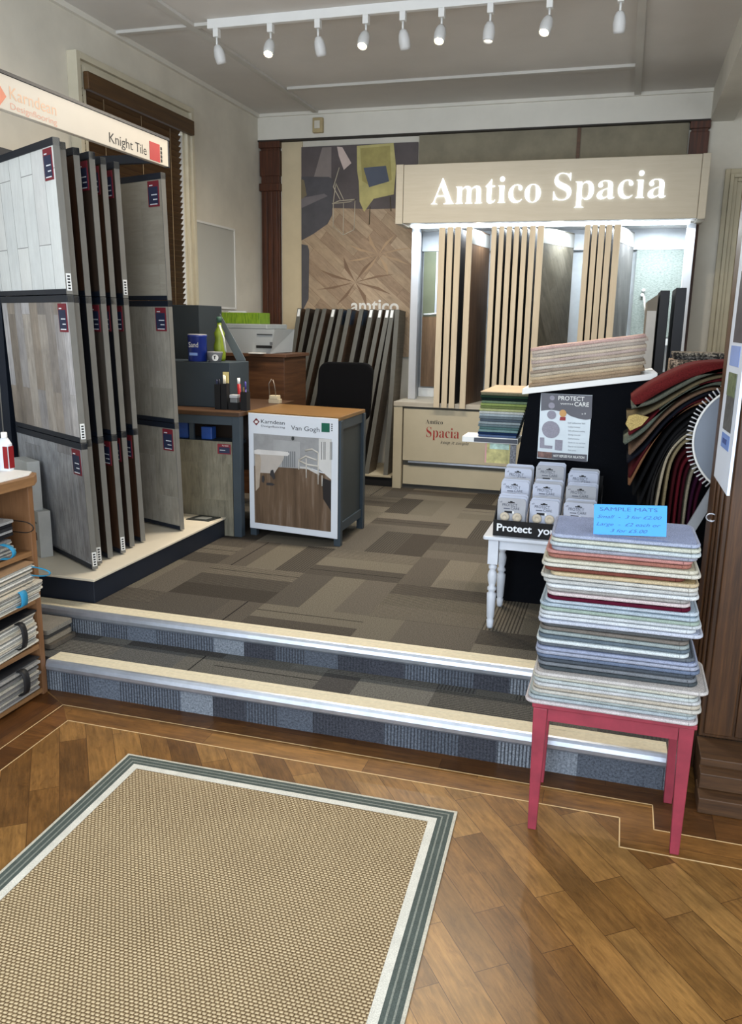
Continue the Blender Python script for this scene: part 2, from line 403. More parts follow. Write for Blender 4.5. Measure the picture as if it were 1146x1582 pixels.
# ceiling battens
BAT = plain((200, 197, 190), .7, 0, .03, 3)
bx('trim_13', -2.52, -.075, 6.12, 6.165, CE - .018, CE, BAT, structure=True)
bx('trim_14', -.082, -.036, -1.0, 6.82, CE - .022, CE, BAT, structure=True)
bx('trim_15', -2.58, -2.535, -1.0, 6.82, CE - .018, CE, BAT, structure=True)
bx('trim_16', XL, -2.45, 4.76, 4.80, CE - .017, CE, BAT, structure=True)
# pilasters of dark wood
def pilaster(x0, x1, y, n):
    b = B(); b.box(x0 + .012, x1 - .012, y, 6.90, U, 2.99)
    for i in range(3):
        w = (x1 - x0 - .05) / 3; xx = x0 + .025 + i * w; b.box(xx + .006, xx + w - .006, y - .008, y, U, 2.60)
    b.box(x0, x1, y - .02, 6.90, 2.94, 2.99); b.box(x0, x1, y - .02, 6.90, 2.60, 2.66); b.box(x0 + .004, x1 - .004, y - .01, 6.90, 2.72, 2.92)
    return b.obj(n, DARKWOOD, structure=True, bevel=.003)
pilaster(-3.075, -2.885, 6.86, 'trim_17'); pilaster(.325, .465, 6.86, 'trim_18')
bx('trim_19', -2.885, -2.70, 6.885, 6.90, U, 2.985, plain((206, 190, 158), .8, 0, .04, 4), structure=True)
# door on the right of the back wall
DX = .60
b = B()
for i, (a, c, d) in enumerate(((0, .035, .035), (.035, .062, .055), (.062, .088, .035), (.088, .125, .022))):
    b.box(DX + a, DX + c - .0002, 6.9 - d, 6.8999, U, 2.66 - a); b.box(DX + c, DX + 1.0, 6.9 - d, 6.8999, 2.6602 - c, 2.66 - a)
b.obj('trim_20', plain((186, 176, 150), .6, 0, .05, 6), structure=True, bevel=.003)
bx('door_1', DX + .126, DX + .95, 6.885, 6.8995, U, 2.53, plain((140, 124, 92), .6, 0, .06, 4), structure=True)
# big wooden post at the right of the steps
b = B(); b.box(.357, .97, 2.88, 3.10, .135, CE - .001)
for i in range(6): b.box(.372 + i * .1, .372 + i * .1 + .092, 2.868, 2.88, .15, 3.1)
b.box(.345, .357, 2.90, 3.10, 0.0, CE - .001); b.box(.336, .345, 2.925, 3.10, .02, CE - .001); b.box(.328, .336, 2.955, 3.10, 0, CE - .001)
b.obj('trim_21', POSTWOOD, structure=True, bevel=.004)
b = B(); b.box(.345, 1.0, 2.60, 2.72, 0.001, .055); b.box(.352, 1.0, 2.72, 2.88, 0.001, .135); b.box(.349, 1.0, 2.66, 2.72, .056, .11)
b.obj('trim_22', wood((50, 32, 17), (84, 57, 32), .55, (1.2, 20, 1)), structure=True, bevel=.003)

# --- window on the left wall with brown blinds
t0 = thing('window_1', 'tall sash window on the left wall with a moulded cream casing', 'window', (XL, 5.0, 1.2)); t0['kind'] = 'structure'
FR = plain((196, 188, 166), .6, 0, .05, 6)
b = B()
for a, c, d in ((0, .035, .065), (.0352, .06, .042), (.0602, .085, .055), (.0852, .105, .03)):
    b.box(XL, XL + d, 4.30 + a, 4.30 + c, 1.15, 2.965 - a); b.box(XL, XL + d, 5.62 - c, 5.62 - a, 1.15, 2.965 - a); b.box(XL, XL + d, 4.3002 + c, 5.6198 - c, 2.965 - c, 2.965 - a)
b.box(XL, XL + .08, 4.28, 5.64, 1.10, 1.15)
b.obj('casing', FR, t0, bevel=.002)
bx('pane', XL + .001, XL + .006, 4.406, 5.514, 1.16, 2.86, emit((225, 235, 245), .55), t0)
t = thing('venetian_blind', 'dark brown wooden venetian blind lowered over the window', 'blind', (XL + .03, 4.95, 1.2))
BW = wood((58, 38, 16), (88, 60, 28), .5, (1, 20, 1))
bx('pelmet', XL + .0665, XL + .10, 4.35, 5.56, 2.775, 2.868, BW, t, .004)
b = B(); z = 1.2
while z < 2.77:
    zz = z; b.extr([(XL + .022, 4.36, zz), (XL + .050, 4.36, zz + .040), (XL + .053, 4.36, zz + .038), (XL + .025, 4.36, zz - .002)], (0, 1.09, 0)); z += .036
b.obj('slats', BW, t)
b = B()
for y in (4.55, 4.95, 5.3): b.tube([(XL + .056, y, 2.77), (XL + .056, y, 1.2)], .0018, 6)
b.obj('cord', plain((150, 130, 100), .8), t)
b = B(); z = 1.2
pts = []
while z < 2.77: pts += [(5.462, z), (5.478, z + .018)]; z += .036
b.extr([(XL + .02, 5.515, 2.77), (XL + .02, 5.515, 1.2)] + [(XL + .02, y, z) for y, z in pts], (.003, 0, 0)); b.obj('jagged_edge', plain((215, 218, 222), .8), t)  # white jagged strip beside the slat ends
# whiteboard
t = thing('whiteboard', 'small pale whiteboard hung on the left wall beyond the window', 'whiteboard', (XL, 6.01, 1.62))
bx('board', XL, XL + .012, 5.70, 6.325, 1.63, 2.225, plain((186, 186, 180), .4, 0, .02, 2), t)
b = B()
for a in ((5.685, 5.70, 1.615, 2.24), (6.325, 6.34, 1.615, 2.24)): b.box(XL, XL + .018, *a)
b.box(XL, XL + .018, 5.70, 6.325, 1.615, 1.63); b.box(XL, XL + .018, 5.70, 6.325, 2.225, 2.24); b.obj('frame', WHITE, t)
# motion sensor
t = thing('motion_sensor', 'small beige box sensor on the white frieze above the poster', 'sensor', (-2.536, 6.84, 3.03))
bx('housing', -2.58, -2.492, 6.80, 6.84, 3.03, 3.145, plain((178, 160, 120), .6), t, .006); bx('lens', -2.56, -2.512, 6.79, 6.80, 3.06, 3.12, plain((210, 204, 190), .3), t, .004)

# ================================================================== BACK WALL POSTER
P0 = 6.878
t = thing('wall_poster', 'large room-scene poster with a yellow armchair and grey sofas on the back wall', 'poster', (-2.206, 6.88, 1.3))
bx('sheet', -2.705, -1.707, P0, 6.884, 1.25, 2.94, planks([(192, 168, 140), (206, 182, 154), (180, 154, 128)], .5, .09, .7, .55, .001, (120, 95, 74), .3, 1, 8), t)
def flat(name, poly, y, m, par, th=.0012):
    b = B(); b.extr([(x, y, z) for x, z in poly], (0, th, 0)); 
    return b.obj(name, m, par)
flat('printed_wall', [(-2.705, 2.94), (-1.707, 2.94), (-1.707, 2.44), (-2.10, 2.44), (-2.705, 2.47)], P0 - .0015, plain((88, 80, 80), .6, 0, .15, 3), t)
flat('printed_wall_panel', [(-2.52, 2.93), (-2.44, 2.93), (-2.44, 2.60), (-2.62, 2.62)], P0 - .0022, plain((132, 122, 118), .6), t)
GS = plain((82, 80, 84), .7, 0, .08, 8); GS2 = plain((116, 110, 112), .7)
flat('printed_sofa', [(-2.705, 2.71), (-2.46, 2.70), (-2.425, 2.68), (-2.43, 2.40), (-2.47, 2.33), (-2.60, 2.25), (-2.705, 2.20)], P0 - .0028, GS, t)
flat('printed_sofa_seat', [(-2.705, 2.54), (-2.50, 2.57), (-2.47, 2.55), (-2.705, 2.46)], P0 - .0042, GS2, t)
flat('printed_chaise', [(-2.705, 2.17), (-2.65, 2.16), (-2.635, 2.12), (-2.64, 1.72), (-2.705, 1.60)], P0 - .0028, GS, t)
flat('printed_cushion', [(-2.705, 2.69), (-2.68, 2.68), (-2.655, 2.56), (-2.705, 2.53)], P0 - .0050, plain((120, 108, 84), .7), t)
YE = plain((188, 178, 118), .7, 0, .08, 10); YE2 = plain((164, 153, 94), .7, 0, .08, 10)
flat('printed_armchair', [(-2.22, 2.93), (-1.91, 2.94), (-1.885, 2.75), (-1.90, 2.55), (-2.07, 2.52), (-2.15, 2.42), (-2.19, 2.50), (-2.20, 2.66), (-2.215, 2.74)], P0 - .0028, YE, t)
flat('printed_armchair_back', [(-2.19, 2.91), (-1.94, 2.92), (-1.92, 2.66), (-2.10, 2.62), (-2.17, 2.66)], P0 - .0042, YE2, t)
flat('printed_scatter_cushion', [(-2.16, 2.76), (-1.97, 2.77), (-1.94, 2.65), (-2.11, 2.61)], P0 - .0055, plain((84, 90, 104), .7), t)
b = B()
for p in (((-2.10, 2.46), (-2.105, 2.32)), ((-1.93, 2.53), (-1.92, 2.42))): b.tube([(p[0][0], P0 - .003, p[0][1]), (p[1][0], P0 - .003, p[1][1])], .004, 6)
b.obj('printed_chair_leg', plain((90, 80, 60), .6), t)
b = B()
for q in ([(-2.37, 2.77), (-2.42, 2.62), (-2.36, 2.52)], [(-2.40, 2.65), (-2.33, 2.52)], [(-2.40, 2.64), (-2.42, 2.50)], [(-2.43, 2.49), (-2.28, 2.50), (-2.22, 2.52), (-2.37, 2.51), (-2.43, 2.49)], [(-2.42, 2.49), (-2.42, 2.31)], [(-2.33, 2.49), (-2.33, 2.24)], [(-2.23, 2.51), (-2.235, 2.28)], [(-2.42, 2.31), (-2.33, 2.24), (-2.235, 2.28)]):
    b.tube([(x, P0 - .003, z) for x, z in q], .0038, 6)
b.obj('printed_lamp_stand', plain((196, 186, 166), .5), t)
flat('printed_lamp_shade', [(-2.39, 2.93), (-2.345, 2.925), (-2.265, 2.80), (-2.33, 2.75), (-2.375, 2.86)], P0 - .0045, plain((205, 186, 178), .6), t)
# star pattern of laid boards on the printed floor
for k, (cx_, cz_, R_) in enumerate(((-2.02, 2.08, .30), (-2.22, 1.86, .36))):
    b = B()
    for j in range(8):
        a = j * PI / 4 + .3; a2 = a + .16; y = P0 - .0016 - .0001 * k
        b.extr([(cx_, y, cz_), (cx_ + R_ * .6 * math.cos(a2), y, cz_ + R_ * .34 * math.sin(a2)), (cx_ + R_ * math.cos(a), y, cz_ + R_ * .6 * math.sin(a))], (0, .0008, 0))
    b.obj('printed_star_inlay', plain(((176, 148, 116), (126, 100, 78))[k], .6), t)
text('amtico', (-2.255, P0 - .001, 1.617), XR, ZU, plain((225, 222, 215), .5), t, w=.42, h=None, bold=.02)

# ================================================================== GREY BOARD RACK (back left)
t = thing('sample_board_rack', 'grey rack of leaning flooring sample boards below the large poster', 'display rack', (-2.2, 6.55, U))
b = B(); b.box(-2.80, -1.70, 6.27, 6.84, U, .325); b.obj('base', BLACK, t)
bx('base_top', -2.81, -1.70, 6.255, 6.84, .3255, .34, STONE, t)
fins = [(-2.632, -2.718), (-2.557, -2.703), (-2.473, -2.661), (-2.41, -2.604), (-2.329, -2.521), (-2.267, -2.437), (-2.194, -2.35), (-2.091, -2.246), (-2.005, -2.159), (-1.929, -2.083), (-1.869, -2.009), (-1.83, -1.93), (-1.792, -1.77)]
FACES = [wood((60, 44, 32), (84, 64, 48)), wood((40, 34, 30), (58, 50, 44)), wood((70, 60, 50), (98, 86, 72))]
EDG = plain((88, 87, 81), .6, 0, .06, 10)
for i, (xt, xb) in enumerate(fins):
    w = .036; yb, yt = 6.275, 6.60; zb, zt = .3405, 1.635
    b = B()
    lo = [(xb, yb, zb), (xb + w, yb, zb), (xb + w, yb + .22, zb), (xb, yb + .22, zb)]
    hi = [(xt, yt, zt), (xt + w, yt, zt), (xt + w, yt + .21, zt - .012), (xt, yt + .21, zt - .012)]
    b.face(lo[::-1], 1); b.face(hi, 0); b.face([lo[0], lo[1], hi[1], hi[0]], 0); b.face([lo[1], lo[2], hi[2], hi[1]], 1); b.face([lo[2], lo[3], hi[3], hi[2]], 1); b.face([lo[3], lo[0], hi[0], hi[3]], 1)
    o = b.obj('sample_board', [EDG, FACES[i % 3] if i < 12 else wood((96, 88, 76), (124, 116, 100))], t)
    if i in (0, 4, 8, 9, 10, 11):
        f = lambda x_, s: (xb + (xt - xb) * s + x_, yb + (yt - yb) * s - .001, zb + (zt - zb) * s)
        b = B(); b.extr([f(.006, .95), f(.028, .95), f(.028, .995), f(.006, .995)], (0, -.001, 0)); b.obj('edge_label', WHITE, o)
    if i in (5, 6, 7):
        f = lambda y_, s: (xb + w + (xt - xb) * s + .001, yb + (yt - yb) * s + y_, zb + (zt - zb) * s)
        b = B(); b.extr([f(.02, .90), f(.12, .90), f(.12, .99), f(.02, .99)], (.001, 0, 0)); b.obj('swatch_label', plain((22, 44, 62), .5), o)

# ================================================================== ILLUMINATED DISPLAY (back right)
t = thing('illuminated_display_stand', 'tall stone-coloured flooring display with a lit white name on its fascia', 'display stand', (-.63, 6.5, U))
HW = wood((174, 165, 146), (182, 174, 156), .45, (1.5, 16, 1), fig=.3)
bx('fascia', -1.648, .392, 6.23, 6.42, 2.25, 2.655, HW, t, .003)
for x0, x1 in ((-1.705, -1.650), (.394, .445)): bx('fascia_end_cap', x0, x1, 6.225, 6.55, 2.245, 2.658, HW, t, .003)
bx('fascia_roof', -1.648, .392, 6.42, 6.83, 2.60, 2.62, HW, t)
GLOW = emit((232, 244, 255), 1.3)
text('Amtico', (-1.437, 6.228, 2.375), XR, ZU, GLOW, t, w=.785, h=.178, serif=True, ext=.006, name='illuminated_word', bold=-.012)
text('Spacia', (-.563, 6.228, 2.385), XR, ZU, GLOW, t, w=.745, h=.178, serif=True, ext=.006, name='illuminated_word', bold=-.012)
bx('light_diffuser', -1.62, .36, 6.36, 6.46, 2.236, 2.249, emit((225, 240, 255), 4.5), t)
COLM = plain((176, 178, 182), .45, 0, .03, 5)
for x0, x1 in ((-1.635, -1.575), (.350, .410)): bx('upright', x0, x1, 6.47, 6.53, .937, 2.244, COLM, t, .003)
for x0, x1 in ((-1.635, -1.625), (.40, .410)): bx('side_return', x0, x1, 6.531, 6.84, .937, 2.244, COLM, t)
bx('top_rail', -1.62, .395, 6.76, 6.80, 2.095, 2.244, plain((200, 204, 208), .5), t)
bx('canopy', -1.62, .395, 6.465, 6.83, 2.2445, 2.2495, WHITE, t)
bx('back_panel', -1.62, .395, 6.801, 6.83, .937, 2.094, plain((186, 190, 192), .6), t)
bx('bottom_rail', -1.62, .395, 6.76, 6.80, .937, 1.01, WHITE, t)
# cabinet below
bx('side_panel', -1.684, -1.614, 6.232, 6.80, U, .9, STONE, t, .003); bx('side_panel', .37, .44, 6.232, 6.80, U, .9, STONE, t, .003)
bx('worktop', -1.684, .44, 6.225, 6.83, .901, .936, wood((160, 152, 138), (180, 172, 156), .5), t, .002)
dr = bx('drawer_front', -1.605, .365, 6.24, 6.262, .478, .885, STONE, t, .002)
bx('drawer_front', -1.605, .365, 6.26, 6.28, .285, .435, STONE, t, .002)
bx('handle_strip', -1.56, .33, 6.238, 6.262, .462, .476, METAL, t)
bx('carcass', -1.610, .368, 6.285, 6.79, .31, .899, plain((96, 92, 82), .7), t); bx('plinth', -1.612, .368, 6.275, 6.6, U, .283, plain((62, 60, 56), .7), t)
text('Amtico', (-1.427, 6.2385, .775), XR, ZU, INK, dr, w=.135, h=.032, serif=True, bold=-.01)
text('Spacia', (-1.42, 6.2385, .672), XR, ZU, plain((150, 40, 32), .6), dr, w=.258, serif=True, bold=-.011, h=.078)
text('keep it simple', (-1.305, 6.2385, .625), XR, ZU, INK, dr, w=.22, italic=True, bold=-.01, h=.026)
# sliding sample panels
FE = wood((184, 168, 142), (198, 183, 157), .5, (16, 1.2, 1), fig=.3)
G1 = [(-1.363, -1.318), (-1.302, -1.259), (-1.245, -1.202), (-1.162, -1.118)]
G2 = [(-.979, -.943), (-.925, -.89), (-.872, -.835), (-.818, -.782), (-.763, -.727), (-.709, -.669), (-.654, -.609)]
G3 = [(-.331, -.293), (-.281, -.245), (-.235, -.196), (-.187, -.148), (-.135, -.09)]
fm = [wood((70, 50, 34), (120, 92, 66), .5, (18, 1.2, 1)), planks([(128, 122, 108), (144, 138, 124), (118, 112, 98)], .5, .09, math.radians(60), .5, .001, (90, 85, 75), .4, 1, 11), planks([(100, 98, 96), (118, 116, 114)], .5, .09, math.radians(70), .5, .001, (70, 68, 66), .4, 1, 12)]
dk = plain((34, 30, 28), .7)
for gi, G in enumerate((G1, G2, G3)):
    for i, (a, c) in enumerate(G):
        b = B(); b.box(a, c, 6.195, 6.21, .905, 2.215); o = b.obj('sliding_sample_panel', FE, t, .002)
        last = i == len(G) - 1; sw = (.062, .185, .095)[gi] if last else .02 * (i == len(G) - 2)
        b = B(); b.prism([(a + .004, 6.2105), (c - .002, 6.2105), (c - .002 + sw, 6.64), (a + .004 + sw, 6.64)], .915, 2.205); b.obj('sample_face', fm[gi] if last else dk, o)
        if last:
            b = B(); b.prism([(c - .0018, 6.2105), (c + .0002, 6.2105), (c + .0002 + sw, 6.64), (c - .0018 + sw, 6.64)], 2.10, 2.195); b.obj('panel_rim', plain((150, 148, 142), .5), o)
# pictures at the back of the bays
t = thing('room_photo_panel', 'green and wood-floor room picture behind the left bay of the lit display', 'picture', (-1.5, 6.75, 1.0))
bx('print', -1.60, -1.40, 6.752, 6.759, 1.02, 2.092, plain((112, 116, 92), .6, 0, .1, 3), t)
bx('printed_floor', -1.60, -1.40, 6.750, 6.7515, 1.02, 1.585, wood((84, 62, 40), (130, 100, 70), .5, (10, 1, 1)), t)
bx('printed_column', -1.50, -1.46, 6.748, 6.7495, 1.60, 2.09, plain((190, 196, 204), .6), t)
b = B(); b.tube([(-1.59, 6.748, 1.60), (-1.47, 6.748, 1.61)], .008, 6); b.tube([(-1.47, 6.748, 1.72), (-1.47, 6.748, 1.45)], .006, 6); b.tube([(-1.47, 6.748, 1.72), (-1.41, 6.748, 1.66)], .006, 6); b.tube([(-1.47, 6.748, 1.58), (-1.42, 6.748, 1.50)], .006, 6); b.obj('printed_chair', WHITE, t)
t = thing('wallpaper_panel', 'grey-green woven-texture panel behind the right bay of the lit display', 'panel', (.2, 6.75, 1.4))
k = NT('woven_wallpaper'); f = k.noise(k.uv((60, 160, 1)), 1, 3); 
WP = k.fin(k.ramp(f, [(.3, (104, 112, 108)), (.7, (150, 158, 150))]), .7)
bx('sheet', .03, .385, 6.752, 6.759, 1.46, 2.092, WP, t)
bx('picture_ledge', -.04, .345, 6.72, 6.759, 1.40, 1.45, WHITE, t)
t = thing('wall_hook', 'white double hook with a hanging strap on the grey-green panel', 'hook', (.10, 6.75, 1.70))
b = B(); b.lathe([(.012, 0), (.014, .012), (.006, .018)], (.10, 6.745, 1.80), 10, 0, (0, -1, 0)); b.lathe([(.012, 0), (.014, .012), (.006, .018)], (.095, 6.745, 1.765), 10, 0, (0, -1, 0)); b.obj('peg', WHITE, t)
b = B(); b.ribbon([(.10, 6.72, 1.76), (.112, 6.718, 1.68), (.125, 6.718, 1.60)], (.014, 0, 0), .002); b.obj('strap', plain((190, 186, 175), .8), t)
# dark sample boards rack in right bay
t = thing('dark_board_stand', 'stand of black framed sample boards behind the waterfall of carpets', 'display stand', (.15, 5.1, U))
bx('sample_board', .245, .30, 4.98, 5.40, U, 1.745, plain((24, 28, 36), .6), t, .003); bx('sample_board', .165, .215, 4.98, 5.40, U, 1.73, plain((20, 23, 30), .6), t, .003)
b = B(); b.extr([(.10, 4.985, .9), (.155, 4.985, .9), (.155, 4.985, 1.71), (.10, 4.985, 1.67)], (0, .42, 0)); b.obj('grey_sample_board', plain((104, 98, 88), .7), t)
bx('card', .103, .152, 4.978, 4.984, 1.30, 1.62, plain((170, 168, 164), .6), t); bx('foot', .05, .32, 4.99, 5.39, .2505, .26, NAVY, t)

# ================================================================== LEFT RACK
t = thing('flooring_panel_rack', 'tall navy rack of hinged flooring panels with a cream header at the left wall', 'display rack', (-2.6, 3.7, U))
bx('base', -3.02, -2.235, 3.092, 4.405, U + .0005, .355, NAVY, t, .003)
bx('base_top', -3.02, -2.228, 3.085, 4.408, .3555, .3665, plain((206, 198, 180), .5, 0, .03, 5), t, .002)
HD = plain((206, 198, 184), .45, 0, .02, 3)
hd = bx('header', -2.225, -2.200, 2.62, 3.83, 2.252, 2.372, HD, t, .002)
b = B(); b.box(-2.228, -2.196, 2.61, 3.84, 2.3725, 2.384); b.box(-2.226, -2.199, 3.831, 3.84, 2.25, 2.372); b.obj('header_trim', NAVY, t)
OR = plain((222, 176, 140), .4); OR2 = plain((216, 156, 132), .4)
text('Karndean', (-2.2, 2.725, 2.296), YR, ZU, OR, hd, w=.262, h=.042)
text('Designflooring', (-2.2, 2.725, 2.262), YR, ZU, OR2, hd, w=.262, h=.021)
b = B(); b.extr([(-2.199, 2.705, 2.298), (-2.199, 2.665, 2.338), (-2.199, 2.625, 2.298), (-2.199, 2.665, 2.258)][::-1], (.0015, 0, 0)); b.obj('diamond_logo', plain((214, 110, 70), .4), hd)
text('Knight', (-2.2, 3.338, 2.270), YR, ZU, INK, hd, w=.183, h=.040)
text('Tile', (-2.2, 3.541, 2.270), YR, ZU, INK, hd, w=.094, h=.040)
bx('red_square', -2.2, -2.1985, 3.662, 3.752, 2.258, 2.338, RED, hd)
b = B()
for i in range(4): b.box(-2.2, -2.1985, 3.760, 3.772, 2.262 + i * .018, 2.276 + i * .018)
b.obj('small_print', INK, hd)
b = B()
b.box(-3.02, -2.23, 3.80, 3.83, 2.27, 2.31); b.box(-3.02, -2.23, 2.62, 2.65, 2.27, 2.31); b.box(-3.02, -2.98, 2.65, 3.80, 2.25, 2.33); b.box(-2.255, -2.23, 2.65, 3.80, 2.262, 2.31)
for y in (2.92, 3.90): b.box(-3.03, -2.985, y, y + .04, .3675, 2.25)
b.box(-3.03, -2.985, 3.52, 3.56, .3675, 2.25)
b.obj('frame', NAVY, t)
WPL = planks([(226, 230, 230), (236, 238, 236), (220, 222, 222)], .78, .125, PI / 2, .45, .0016, (120, 122, 122), .12, 1, 21)
GPL = planks([(206, 198, 190), (140, 130, 122), (232, 230, 232), (180, 168, 156), (126, 118, 112), (216, 214, 218)], .55, .09, PI / 2, .4, .0004, (120, 114, 108), .4, 1, 22)
GOK = planks([(188, 192, 200), (206, 212, 222), (172, 173, 178)], .8, .2, PI / 2, .4, .0005, (90, 88, 86), .5, 1.2, 23)
TTL = planks([(160, 154, 140), (170, 164, 150)], .305, .305, 0, .5, .002, (150, 144, 128), .15, 1, 24)
TGR = planks([(164, 160, 148), (176, 172, 162)], .61, .305, PI / 2, .5, .0015, (150, 146, 136), .3, 1, 25)
DKP = [wood((46, 36, 30), (78, 62, 50), .5, (18, 1, 1)), wood((22, 24, 32), (36, 38, 46), .5, (18, 1, 1)), wood((52, 34, 24), (92, 62, 42), .5, (18, 1, 1)), wood((70, 62, 54), (100, 90, 80), .5, (18, 1, 1))]
PF = [(-2.311, 3.194, 30), (-2.342, 3.274, 29), (-2.357, 3.387, 28), (-2.344, 3.479, 26), (-2.370, 3.601, 25), (-2.373, 3.710, 24), (-2.305, 4.005, 20)]
TIERS = [(.375, .981), (.984, 1.622), (1.625, 2.232)]
for i, (px, py, ang) in enumerate(PF):
    for j, (z0, z1) in enumerate(TIERS):
        a = math.radians(ang); zz = z0 - .375
        T = Matrix(((-math.cos(a), math.sin(a), .030, px - .030 * .375), (math.sin(a), math.cos(a), -.090, py + .090 * .375), (0, 0, 1, 0), (0, 0, 0, 1)))
        wd = (3.0 + px) / math.cos(a) - .03
        # local: x towards the hinge, y through the thickness
        fm_ = {0: (GOK, GPL, WPL), 6: (TGR, TGR, TTL)}.get(i)
        fm_ = fm_[j] if fm_ else DKP[(i * 2 + j) % 4]
        b = B(T)
        b.box(0, .004, 0, .027, z0, z1, 0)                       # edge strip
        b.box(.0042, wd, .002, .025, z0, z1 - .030, 1)
        o = b.obj('hinged_panel', [TAUPE, fm_], t)
        b = B(T); b.box(.0, wd, -.002, .029, z1 - .030, z1 - .001); b.obj('top_rail', NAVY, o)
        b = B(T); b.box(.0045, wd, -.001, .0275, z0, z0 + .022); b.obj('bottom_rail', NAVY, o)
        # red and navy product tag near the front top corner
        if i in (0, 6) or (i in (3, 4, 5)):
            tx0, tx1 = (.022, .105)
            b = B(T); b.box(tx0, tx1, -.0012, .0018, z1 - .155, z1 - .035); tg = b.obj('product_tag', TAGRED, o)
            b = B(T); b.box(tx0 + .006, tx1 - .006, -.0026, -.0013, z1 - .146, z1 - .062); b.obj('tag_print', TAGNAVY, tg) if False else b.obj('navy_print', TAGNAVY, o)
            b = B(T)
            for q in range(4): b.box(tx0 + .03 * (q == 0) + .012, tx1 - .016 - .012 * (q % 3), -.0034, -.0027, z1 - .058 - q * .022 - .022 * (q > 0) + .0, z1 - .0535 - q * .022 - .022 * (q > 0))
            b.obj('tag_lines', PAPER, o)
        if (j == 0 and i in (0, 1, 3)) or (i == 0) or (j == 2 and i == 5):
            b = B(T); b.box(-.0012, 0, .003, .024, z0 + .015, z0 + .085); b.obj('edge_label', WHITE, o)
            b = B(T)
            for q in range(5): b.box(-.002, -.0013, .008, .019, z0 + .02 + q * .0125, z0 + .027 + q * .0125)
            b.obj('edge_label_print', INK, o)
flat_tab = thing('sample_card', 'small black card with a grey square lying on the rack base near the desk', 'card', (-2.35, 4.33, .3666))
b = B(); b.prism([(-2.42, 4.27), (-2.27, 4.27), (-2.245, 4.38), (-2.39, 4.39)], .3667, .372); b.obj('board', plain((40, 44, 42), .6), flat_tab)
b = B(); b.prism([(-2.375, 4.295), (-2.30, 4.295), (-2.285, 4.35), (-2.355, 4.355)], .3722, .3732); b.obj('grey_square', plain((140, 142, 138), .5), flat_tab)
# white cartons behind the bookcase on the rack base
for k, (s0, s1, o0, z0, z1, lab) in enumerate(((.365, .56, .034, .367, .600, 'lower white carton standing on the rack base beside the bookcase'), (.40, .58, .055, .6005, .845, 'upper white carton stacked on another behind the bookcase'))):
    CTm = Matrix(((-.866, -.5, 0, -2.311), (.5, -.866, 0, 3.194), (0, 0, 1, 0), (0, 0, 0, 1)))   # along and in front of the first hinged panel
    p = CTm @ Vector(((s0 + s1) / 2, o0 + .03, z0))
    t = thing('carton', lab, 'box', tuple(p), 'white cartons behind the bookcase')
    b = B(CTm); b.prism([(s0, o0), (s1, o0), (s1, o0 + .062), (s0, o0 + .062)], z0, z1); b.obj('box_body', plain((176, 178, 176), .7, 0, .05, 10), t, .002)
    b = B(CTm); b.box(s0 + .03, s0 + .065, o0 + .0625, o0 + .0635, z0 + .085, z0 + .125); b.obj('printed_picture', plain((86, 60, 50), .6), t)
    b = B(CTm); b.box(s0 + .02, s0 + .10, o0 + .0625, o0 + .0635, z0 + .17, z0 + .18); b.obj('printed_line', plain((120, 122, 122), .6), t)

# ================================================================== DESK AND CABINETS
DT = wood((92, 66, 34), (134, 100, 56), .35, (1.2, 20, 1)); DTD = wood((52, 34, 20), (84, 58, 36), .5, (1.2, 20, 1))
t = thing('desk', 'slate-grey painted desk with a brown wooden top left of the picture cabinet', 'desk', (-2.5, 4.7, U))
bx('desk_top', -2.93, -2.122, 4.40, 5.25, .978, 1.004, DTD, t, .003)
for x0, y0 in ((-2.175, 4.41), (-2.92, 4.41), (-2.175, 5.18), (-2.92, 5.18)): bx('leg', x0, x0 + .05, y0, y0 + .05, U, .9775, SLATE, t, .002)
bx('apron', -2.87, -2.175, 4.415, 4.435, .925, .9775, SLATE, t); bx('cross_rail', -2.87, -2.175, 4.43, 4.445, .80, .822, SLATE, t)
bx('rail_post', -2.47, -2.44, 4.435, 4.45, .823, .9245, SLATE, t)
bx('inner_panel', -2.87, -2.175, 4.75, 4.765, .60, .9775, plain((48, 36, 28), .8), t)
for x0, x1, z0, z1, n_ in ((-2.57, -2.50, .825, .955, 'left'), (-2.41, -2.34, .825, .90, 'right')):
    tag(bx('blue_packet', x0, x1, 4.47, 4.53, z0, z1, plain((38, 72, 140), .4, 0, .1, 20), None, .004), '%s blue packet on the ledge under the desk top' % n_, 'packet')
bx('ledge', -2.87, -2.175, 4.4455, 4.60, .80, .822, SLATE, t)
t = thing('flooring_sample_panel', 'pale wood-look sample panel standing under the desk with a red and navy tag', 'sample panel', (-2.45, 4.40, U))
bx('board', -2.80, -2.178, 4.411, 4.421, U + .001, .826, planks([(142, 138, 122), (152, 148, 132), (134, 130, 114)], .6, .16, PI / 2, .5, .0006, (110, 106, 92), .4, 1.3, 31), t)
bx('product_tag', -2.272, -2.186, 4.4085, 4.4105, .752, .812, TAGRED, t); bx('navy_print', -2.262, -2.192, 4.4068, 4.408, .758, .793, TAGNAVY, t)
text('Karndean', (-2.24, 4.408, .80), XR, ZU, WHITE, t, w=.04)
bx('printed_lines', -2.255, -2.22, 4.4058, 4.4064, .774, .777, PAPER, t)

